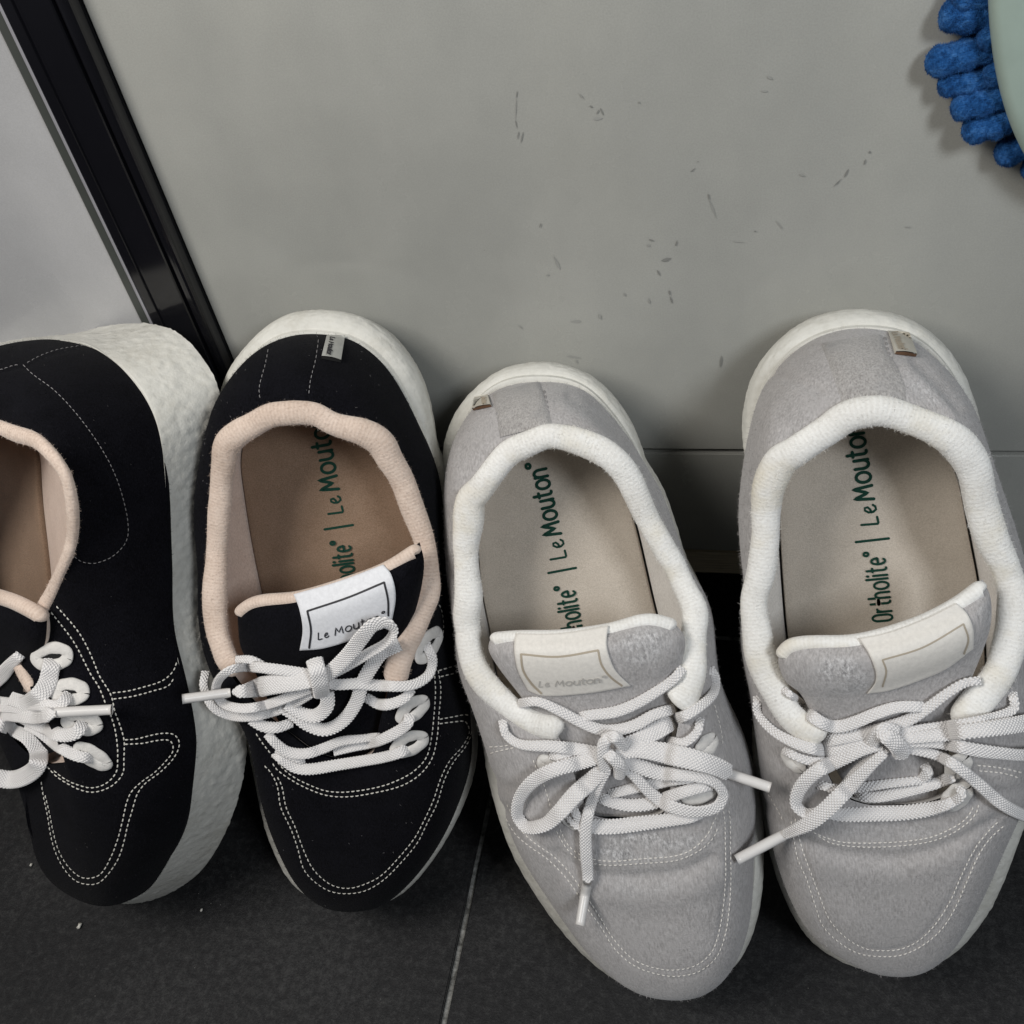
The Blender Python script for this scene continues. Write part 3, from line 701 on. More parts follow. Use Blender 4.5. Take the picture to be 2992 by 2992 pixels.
        for kind, lst in D['stitch'].items():
            V, Fc = [], []
            for pts in lst:
                q = resample(np.array(pts, float), step=1.0); pitch, ln = (15.0, 10.0); k = int(len(q) / pitch)
                for j in range(k):
                    a_ = q[int(j * pitch)]; b_ = q[min(len(q) - 1, int(j * pitch + ln))]; mid = (a_ + b_) / 2
                    PP, NN, ok = cast(bvu, np.array([a_, mid, b_]))
                    if not ok.all(): continue
                    # smooth normal towards camera; lozenge body
                    t_ = PP[2] - PP[0]; ll = np.linalg.norm(t_)
                    if ll > .006 or ll < 1e-5: continue
                    t_ /= ll; N0 = NN[1]; sd = np.cross(t_, N0); sd /= np.linalg.norm(sd) + 1e-12
                    r_ = {'f': .00012}.get(kind, .00027); b0_ = len(V)
                    for (f_, rr_, hh_) in ((0, .35, 0.), (.25, 1, .00022), (.75, 1, .00022), (1, .35, 0.)):
                        c_ = PP[0] + (PP[2] - PP[0]) * f_ + N0 * hh_
                        if f_ in (.25, .75): c_ = (c_ + (PP[1] + N0 * hh_ + (f_ - .5) * (PP[2] - PP[0]))) / 2
                        for an in (0, 1, 2, 3, 4): 
                            th_ = math.pi * an / 4; V.append(c_ + (sd * math.cos(th_) + N0 * math.sin(th_) * .8) * r_ * rr_)
                    for r0 in range(3):
                        for an in range(4):
                            i_ = b0_ + r0 * 5 + an; Fc.append((i_, i_ + 1, i_ + 6, i_ + 5))
            mt_ = {'w': M_THREADW, 'g': M_THREADG, 'd': M_THREADGR, 'f': M_THREADGR}[kind]
            if V: tag(s.add('stitching', (np.array(V) - s.o) @ s.R.T, Fc, mt_), kind='stuff')
        # --- eyelets (embroidered ovals)
        for (cx, cy), (ax, ay), (bx, by) in D.get('eyelets', []):
            th_ = np.linspace(0, 2 * math.pi, 40, endpoint=False)
            pr = np.array([cx, cy]) + np.cos(th_)[:, None] * np.array([ax, ay]) + np.sin(th_)[:, None] * np.array([bx, by])
            Pp, Np, ok = cast(bvu, pr); Nm = Np.mean(0); Nm /= np.linalg.norm(Nm)
            Pp = smooth(Pp, 1.5, True) + Nm * .0005
            P2 = np.vstack([Pp, Pp[:1]]); Vt, qt, uvt = tube(P2, .0024 * (1 + .05 * np.sin(np.linspace(0, 2 * math.pi * 33, 41))), 12, Uref=Nm, squash=.36)
            e_ = s.add('eyelet', (Vt - s.o) @ s.R.T, qt, M_EYE)
            ctr = Pp.mean(0) + Nm * .0002; Vd = np.vstack([ctr[None], ctr + (Pp - Pp.mean(0)) * .75]); Fd = [(0, 1 + i, 1 + (i + 1) % 40) for i in range(40)]
            s.add('hole', (Vd - s.o) @ s.R.T, Fd, M_HOLE, parent=e_)
            allw.append((Vt, qt))
        # --- heel tab
        if 'tab' in D:
            tl, tr, br, bl_ = [np.array(p, float) for p in D['tab']['quad']]
            na, nb = 8, 14; g = np.array([[(tl * (1 - a) + tr * a) * (1 - b) + (bl_ * (1 - a) + br * a) * b for a in np.linspace(0, 1, na)] for b in np.linspace(0, 1, nb)])
            Pp, Np, ok = cast(bvu, g.reshape(-1, 2)); Nm = Np.mean(0); Nm /= np.linalg.norm(Nm); Pp = Pp.reshape(nb, na, 3)
            lift = np.interp(np.linspace(0, 1, nb), [0, .2, 1], [.0004, .0008, .0015])[:, None] * (1 + .25 * np.sin(np.linspace(0, math.pi, na)))[None]
            top = Pp + Nm * lift[..., None]; bot_ = Pp + Nm * .0004
            c_top = (top.reshape(-1, 3) - s.o) @ s.R.T
            tb = s.add('heel_tab', c_top, quads(nb, na), D['tab']['mat'])
            Vb = np.concatenate([top[:, 0], bot_[:, 0], top[:, -1], bot_[:, -1]]); qb = np.vstack([quads(2, nb), quads(2, nb) + 2 * nb])
            s.add('tab_side', (np.vstack([Vb]) - s.o) @ s.R.T, qb, D['tab']['mat'], parent=tb)
            e2 = np.concatenate([top[-1] - Nm * .0003, bot_[-1]]); s.add('tab_fold', (e2 - s.o) @ s.R.T, quads(2, na), M_BROWN if D['tab'].get('brown') else M_HOLE, parent=tb)
            bvt = BVHTree.FromPolygons([Vector(v) for v in top.reshape(-1, 3)], quads(nb, na).tolist())
            p0, p1, up = D['tab']['text']; V2, F2 = lay_text(WORD, p0, p1, up, 3.2, bvt, .0001)
            if F2: s.add('tab_lettering', (np.array(V2) - s.o) @ s.R.T, F2, D['tab']['ink'], parent=tb, smooth_=False)
        # heel strip in its own cloth
        if 'strip' in D:
            a1 = resample(np.array(D['strip'][0], float), n=40); b1 = resample(np.array(D['strip'][1], float), n=40); f = np.linspace(0, 1, 24)[None, :, None]
            g = a1[:, None] * (1 - f) + b1[:, None] * f; Pp, Np, ok = cast(bvu, g.reshape(-1, 2))
            Pp = Pp.reshape(40, 24, 3); Nm = smooth(Np, 8).reshape(40, 24, 3); hh = .0006 * np.sqrt(np.clip(1 - np.abs(np.linspace(-1, 1, 24)) ** 10, 0, 1)) + .00005
            Vp = Pp + Nm * hh[None, :, None]; s.add('heel_strip', (Vp.reshape(-1, 3) - s.o) @ s.R.T, quads(40, 24), M_GREYD)
        # --- loose fibres of the wool
        for (vv, nm, mt_, cnt) in ((0, 'fuzz', D.get('m_fz', D['m_up']), 12000), (1, 'fuzz', D['m_col'], 12000)):
            A_, Q_ = allw[vv]; sel = rr.randint(0, len(Q_), cnt); c4 = A_[Q_[sel]]; pc = c4.mean(1); nn4 = np.cross(c4[:, 2] - c4[:, 0], c4[:, 3] - c4[:, 1]); nn4 /= np.linalg.norm(nn4, axis=1, keepdims=True) + 1e-12
            dirf = nn4 * rr.choice([-1, 1], (cnt, 1)) * 0; to_c = CAMP - pc; sg_ = np.sign(np.sum(nn4 * to_c, 1, keepdims=True)) if vv else np.sign(np.sum(nn4 * s.N, 1, keepdims=True)); 
            nn4 = nn4 * (np.sign(np.sum(nn4 * (pc - A_.mean(0)), 1, keepdims=True)) if vv == 0 else sg_)
            dr = nn4 * rr.uniform(.3, 1, (cnt, 1)) + rr.normal(0, .6, (cnt, 3)); dr /= np.linalg.norm(dr, axis=1, keepdims=True)
            ln = rr.uniform(.0004, .0015, (cnt, 1)) * (1 if vv == 0 else .75); sd = np.cross(dr, rr.normal(0, 1, (cnt, 3))); sd /= np.linalg.norm(sd, axis=1, keepdims=True); sd *= .00005
            mid = pc + dr * ln * .5 + rr.normal(0, .00012, (cnt, 3)); tri = np.stack([pc - sd, pc + sd, mid + sd * .7, mid - sd * .7, pc + dr * ln + rr.normal(0, .0002, (cnt, 3))], 1).reshape(-1, 3)
            b_ = np.arange(cnt)[:, None] * 5; F_ = np.concatenate([b_ + np.array([0, 1, 2]), b_ + np.array([0, 2, 3]), b_ + np.array([3, 2, 4])])
            tag(s.add(nm, (tri - s.o) @ s.R.T, F_, mt_, smooth_=False), kind='stuff')
        if D['m_up'] is M_BLACK:
            A_ = allw[0][0]; sel = rr.randint(0, len(A_), 170); pc = A_[sel] + s.N * .0003; dr = rr.normal(0, 1, (170, 3)); dr -= np.outer(dr @ s.N, s.N); dr /= np.linalg.norm(dr, axis=1, keepdims=True); sd = np.cross(dr, s.N) * .00005; ln = rr.uniform(.0002, .0011, (170, 1))
            tri = np.stack([pc - sd, pc + sd, pc + dr * ln + s.N * .0001], 1).reshape(-1, 3); tag(s.add('lint', (tri - s.o) @ s.R.T, np.arange(510).reshape(-1, 3), M_THREADGR, smooth_=False), kind='stuff')
        # --- laces
        VV = np.vstack([a for a, b in allw]); off = 0; QQ = []
        for a, b in allw: QQ += (b + off).tolist(); off += len(a)
        bva = BVHTree.FromPolygons([Vector(v) for v in VV], QQ)
        lace_root = None
        bw = D.get('lace_w', 46)
        for spec in D['laces']:
            s.lace(bva, **spec)
        if 'extra' in D: D['extra'](s, bva)
    def lace(s, bva, pts, w=46, lift=.002, dip=(0, 0), th=.0010, twist=0., name='lace', mat=None, taper=(0, 0), air=None, minwin=5, edge=None):
        q = resample(np.array(pts, float), step=2.0)
        Pp, Np, ok = cast(bva, q); d = np.linalg.norm(Pp - CAMP, axis=1)
        if air is not None and (~ok).any():        # parts that hang clear of the shoe
            dd = d.copy(); dd[~ok] = np.nan; 
            idx = np.arange(len(q)); dd[~ok] = np.interp(idx[~ok], idx[ok], d[ok]) if ok.any() else .38; d = dd
        k = minwin; dp = np.pad(d, k, 'edge'); dm = np.min(np.stack([dp[i:i + len(d)] for i in range(2 * k + 1)]), 0)
        d = smooth(dm, 5.0) if len(dm) > 20 else smooth(dm, 2.0)
        f = np.linspace(0, 1, len(d)); lf = np.interp(f, np.linspace(0, 1, len(lift)), lift) if np.ndim(lift) else np.full(len(d), lift)
        lf = lf - dip[0] * np.clip(1 - f * len(f) / 14, 0, 1) ** 2 - dip[1] * np.clip(1 - (1 - f) * len(f) / 14, 0, 1) ** 2
        d = d - lf; C = CAMP + ray(q) * d[:, None]
        C = smooth(C, 1.5)
        n = len(C)
        # refine
        C = resample(C, n=n * 1, dense=2); n = len(C)
        t = np.gradient(C, axis=0); t /= np.linalg.norm(t, axis=1, keepdims=True) + 1e-12
        toc = -ray(to_px(C)); Nn = toc - t * np.sum(toc * t, 1, keepdims=True); Nn /= np.linalg.norm(Nn, axis=1, keepdims=True)
        Wn = np.cross(t, Nn)
        tw = np.interp(np.linspace(0, 1, n), np.linspace(0, 1, len(twist)), twist) if np.ndim(twist) else np.full(n, float(twist))
        tw = smooth(np.radians(tw), 3); c_, s_ = np.cos(tw)[:, None], np.sin(tw)[:, None]
        Wn, Nn = Wn * c_ + Nn * s_, Nn * c_ - Wn * s_
        ww = np.interp(np.linspace(0, 1, n), np.linspace(0, 1, len(w)), w) if np.ndim(w) else np.full(n, float(w))
        ww = ww * .93
        dz = (C - CAMP) @ CAMF; hw = ww * .5 / F * dz
        e = np.linspace(0, 1, n) * (n - 1); 
        if taper[0]: hw = hw * np.clip((e + taper[0] * .4) / taper[0], .3, 1)
        if taper[1]: hw = hw * np.clip((n - 1 - e + taper[1] * .4) / taper[1], .3, 1)
        K = 40; th = th * .72; a = np.linspace(0, 2 * math.pi, K, endpoint=False)
        cx = np.sign(np.cos(a)) * np.abs(np.cos(a)) ** .75; sx = np.sign(np.sin(a)) * np.abs(np.sin(a)) ** .8
        L = np.concatenate([[0], np.cumsum(np.linalg.norm(np.diff(C, axis=0), axis=1))])
        lat = cx[None] * hw[:, None]
        # braid relief
        rel = .00022 * (np.abs(np.cos(math.pi * (L[:, None] / .0014 + lat / .0013)) * np.cos(math.pi * (L[:, None] / .0014 - lat / .0013))) - .3) if mat is None else 0
        edge_ = .00016 * np.cos(2 * math.pi * L[:, None] / .0014) * np.abs(cx)[None] ** 4 if mat is None else 0
        thk = th * (1 + .10 * np.sin(L * 90))[:, None]
        V = C[:, None] + (cx[None] * (hw[:, None] + edge_))[..., None] * Wn[:, None] + (sx[None] * (thk + rel * np.sign(sx)[None] * np.sign(sx)[None]))[..., None] * Nn[:, None]
        V = V.reshape(-1, 3); Q = quads(n, K, wrap_v=True).tolist()
        Q += [tuple(range(K))[::-1], tuple(range((n - 1) * K, n * K))]
        uvl = np.stack([np.repeat(L, K), lat.ravel()], -1)
        return s.add(name, (V - s.o) @ s.R.T, Q, mat or M_LACE, uv=uvl)
    def aglet(s, bva, p0, p1, r=.0019, lift=.004, parent=None):
        q = np.array([p0, ((p0[0] + p1[0]) / 2, (p0[1] + p1[1]) / 2), p1], float); q = resample(q, n=14)
        Pp, Np, ok = cast(bva, q); d = np.linalg.norm(Pp - CAMP, axis=1)
        dmin = d[ok].min() if ok.any() else .38
        d = np.linspace(d[0] if ok[0] else dmin, (d[-1] if ok[-1] else dmin), 14); d = np.minimum(d, d.min() + .006) - lift
        C = CAMP + ray(q) * d[:, None]; R_ = np.full(14, r); R_[0] *= .9
        Vt, qt, uv = tube(C, R_, 14, Uref=-ray(q)[0]); Q = qt.tolist() + [tuple(range(14))[::-1], tuple(range(13 * 14, 14 * 14))]
        return s.add('aglet', (Vt - s.o) @ s.R.T, Q, M_AGLET)

CNT = [200, 110, 110, 200]
BASE = dict(counts=CNT, m_frame=M_INK, rc=.0046, nS=-.009, tuck=[[0, .0015, .004, .004], [.003, .002, .002, .003], [.003, .002, .002, .003], [.004, .004, .0015, 0]],
            flare=[[.008, .007, .002, .001], [.001, .003, .001], [.001, .003, .001], [.001, .002, .007, .008]], thick=[[.030, .028, .024, .022], [.021, .018, .014], [.014, .018, .021], [.022, .024, .028, .030]])
GREY = dict(BASE, m_up=M_GREY, m_col=M_CREAM, m_lin=M_LINC, m_ins=M_INC, m_tongue=M_GREY, m_lab=M_LABC, m_print=M_INKG, wob=.00030)
BLK = dict(BASE, m_fz=M_FZB, m_up=M_BLACK, m_col=M_BEIGE, m_lin=M_LINB, m_ins=M_INB, m_tongue=M_BLACK, m_lab=M_LABW, m_print=M_INKG, m_ltext=M_INK, wob=.0002)
HN = [[.046, .044, .038, .036, .040, .047], [.047, .045, .042, .040], [.040, .042, .045, .047], [.047, .040, .036, .038, .044, .046]]

# ---- black shoe lying on its side at the left edge
D1 = dict(BLK, name='sneaker', seed=1, group='pair of black sneakers', label='black wool sneaker at the left edge, rolled so its white sole faces right',
    toe=(322, 2646), heel=(110, 975), toe_z=.018, heel_gap=.020, roll=24, nS=-.026, under=.004, crinkle=.00034, rc=.0027, smin=-.003, psm=16,
    OL=T('SR', 100, 996, -40, 1020, -160, 1100, -230, 1250, -240, 1500, -200, 1750, -120, 1950, 0, 2120, 80, 2220, 115, 2330, 135, 2430, 165, 2520, 210, 2590, 265, 2635, 320, 2648),
    OR=T('SR', 100, 996, 145, 992, 217, 993, 274, 1004, 305, 1029, 352, 1066, 393, 1117, 430, 1169, 461, 1236, 476, 1304, 484, 1366, 489, 1469, 489, 1573, 494, 1676, 497, 1780, 505, 1860, 528, 1947, 549, 2040, 562, 2112, 569, 2190, 564, 2268, 551, 2345, 538, 2407, 512, 2475, 476, 2542, 445, 2588, 414, 2625, 362, 2645, 320, 2648),
    SL=T('SR', 100, 978, -40, 1000, -160, 1090, -220, 1250, -225, 1500, -180, 1750, -100, 1950, 20, 2120, 95, 2220, 130, 2330, 150, 2430, 180, 2520, 225, 2590, 275, 2632, 325, 2645),
    SR=T('SR', 100, 978, 223, 975, 311, 952, 404, 944, 466, 949, 518, 967, 559, 1004, 595, 1050, 626, 1097, 642, 1138, 648, 1220, 645, 1350, 640, 1500, 640, 1700, 655, 1900, 690, 2020, 712, 2110, 719, 2205, 709, 2278, 694, 2335, 673, 2402, 631, 2485, 585, 2552, 518, 2599, 440, 2635, 383, 2646, 325, 2645),
    splitL=(-60, 2030), splitR=(553, 2060),
    nO=[[.001, .006, .014, .014], [.012, .010, .006], [.004, .001, .001], [.001, .001, .001, .001]],
    nC=[[.046, .044, .038, .040, .047], [.047, .044, .040], [.040, .044, .047], [.047, .040, .038, .044, .046]],
    CL=T('SR', -50, 1236, -120, 1262, -180, 1340, -210, 1500, -200, 1700, -140, 1900, -40, 2060),
    CTL=T('SR', -40, 2060, 30, 2150, 90, 2210, 140, 2235), CTR=T('SR', 140, 2235, 190, 2225, 175, 2170, 130, 2090, 93, 2011),
    CR=T('SR', -50, 1236, 0, 1252, 52, 1273, 104, 1291, 137, 1319, 168, 1355, 192, 1397, 203, 1449, 207, 1506, 206, 1568, 195, 1619, 171, 1676, 140, 1744, 108, 1800, 80, 1842, 57, 1880, 48, 1921, 62, 1962, 93, 2011),
    I=[T('SR', -60, 1205, -140, 1260, -190, 1400, -195, 1550, -180, 1700, -130, 1850, -60, 1980), T('SR', -60, 1980, 0, 2080, 80, 2150), T('SR', 80, 2150, 130, 2060, 150, 1950), T('SR', 150, 1950, 155, 1800, 147, 1668, 136, 1585, 122, 1476, 117, 1400, 112, 1320, 60, 1240, -60, 1205)],
    tuck=[[0, .002, .004, .004], [.003, .002, .002], [.001, .0, .0], [0, 0, 0, 0]],
    tongue=[(T('SR', -160, 1765, -80, 1728, 0, 1745, 50, 1768, 105, 1800), (.046, .004)), (T('SR', -150, 1850, -80, 1840, 0, 1850, 50, 1860, 100, 1880), (.046, .003)),
            (T('SR', -110, 1930, -60, 1930, 0, 1935, 50, 1940, 85, 1945), (.043, .003)), (T('SR', -50, 2020, -10, 2030, 30, 2030, 70, 2030, 110, 2020), (.040, .002)), (T('SR', 20, 2120, 60, 2130, 90, 2130, 120, 2125, 150, 2110), (.037, .002)), (T('SR', 80, 2200, 100, 2205, 125, 2205, 150, 2200, 175, 2190), (.034, .001))],
    tlipr=.0030,
    eyelets=[((154, 1918), (47, 2), (12, -27)), ((205, 2022), (42, 4), (6, -24)), ((240, 2110), (45, 6), (-2, -22)), ((272, 2208), (40, 18), (-10, -22))],
    stitch=dict(w=[T('P4', 320, 40, 400, 130, 460, 210, 520, 330, 560, 430, 625, 540, 650, 640, 680, 720, 700, 800, 700, 900, 695, 980, 650, 1040, 590, 1075, 520, 1090, 450, 1075, 380, 1040, 320, 1000, 255, 930),
        T('P4', 290, 75, 350, 150, 410, 230, 450, 300, 510, 420, 560, 500, 600, 600, 640, 700, 660, 800, 665, 900, 655, 980, 600, 1040, 520, 1065, 440, 1048, 360, 1010, 280, 945),
        T('P4', 635, 530, 720, 520, 820, 495, 920, 460, 975, 410, 1000, 350), T('P4', 640, 565, 750, 550, 860, 520, 950, 490, 990, 430),
        T('P4', 705, 795, 770, 790, 850, 770, 920, 758, 980, 765, 1010, 800, 1005, 850, 970, 910, 900, 980, 820, 1040, 775, 1100, 750, 1180, 720, 1280, 700, 1370, 670, 1460, 620, 1540, 560, 1600, 500, 1610, 430, 1590, 370, 1530, 320, 1440, 290, 1340, 270, 1220, 245, 1100, 232, 1010),
        T('P4', 705, 820, 800, 815, 880, 800, 940, 795, 970, 810, 975, 860, 930, 920, 870, 980, 800, 1030, 740, 1090, 715, 1150, 690, 1260, 660, 1370, 620, 1470, 570, 1550, 510, 1575, 450, 1565, 380, 1500, 330, 1410, 300, 1300, 280, 1200, 255, 1100)],
        f=[T('P1', 130, 320, 180, 370, 300, 460, 390, 550, 480, 660, 570, 790, 640, 920, 690, 1060, 720, 1200, 720, 1290, 690, 1350, 620, 1410, 530, 1440, 460, 1430, 410, 1395),
        T('P1', -60, 355, 0, 350, 80, 325, 130, 320), T('P1', 155, 310, 230, 270, 330, 235, 450, 215, 510, 212)]),
    laces=[dict(pts=T('P4', 520, 895, 450, 890, 370, 855, 290, 800, 215, 745, 150, 715), w=[34, 36, 34, 30], lift=.002, dip=(.003, 0)),
        dict(pts=T('P4', 470, 700, 430, 755, 350, 768, 260, 735, 180, 700, 120, 670), w=[40, 44, 34, 32], lift=.0028, dip=(.003, 0)),
        dict(pts=T('P4', 390, 540, 335, 600, 260, 600, 160, 590, 60, 560), w=[36, 40, 44], lift=.003, dip=(.003, 0)),
        dict(pts=T('P4', 295, 345, 285, 400, 265, 480, 205, 560, 130, 600, 60, 600, -60, 590), w=[50, 58, 56, 46, 50], lift=[.002, .004, .005, .005], dip=(.003, 0)),
        dict(pts=T('P4', 130, 300, 60, 370, 0, 440, -80, 500), w=[30, 46, 50], lift=.001, dip=(.008, 0)),
        dict(pts=T('P4', -80, 600, 0, 630, 100, 645, 200, 658, 318, 648), w=[52, 56, 54, 46], lift=[.006, .0085, .009], taper=(0, 8)),
        dict(pts=T('P4', -80, 690, 0, 712, 80, 738, 165, 785, 218, 865, 205, 950, 130, 1005, 50, 1020, -60, 1000), w=[36, 40, 52, 56, 54], lift=[.005, .006, .006], twist=[0, 20, 0, -10])],
)
def x1(s, b):
    s.aglet(s_b(b), T('P4', 300, 642)[0], T('P4', 632, 625)[0], r=.0020, lift=.0075)
def s_b(b): return b
D1['extra'] = x1

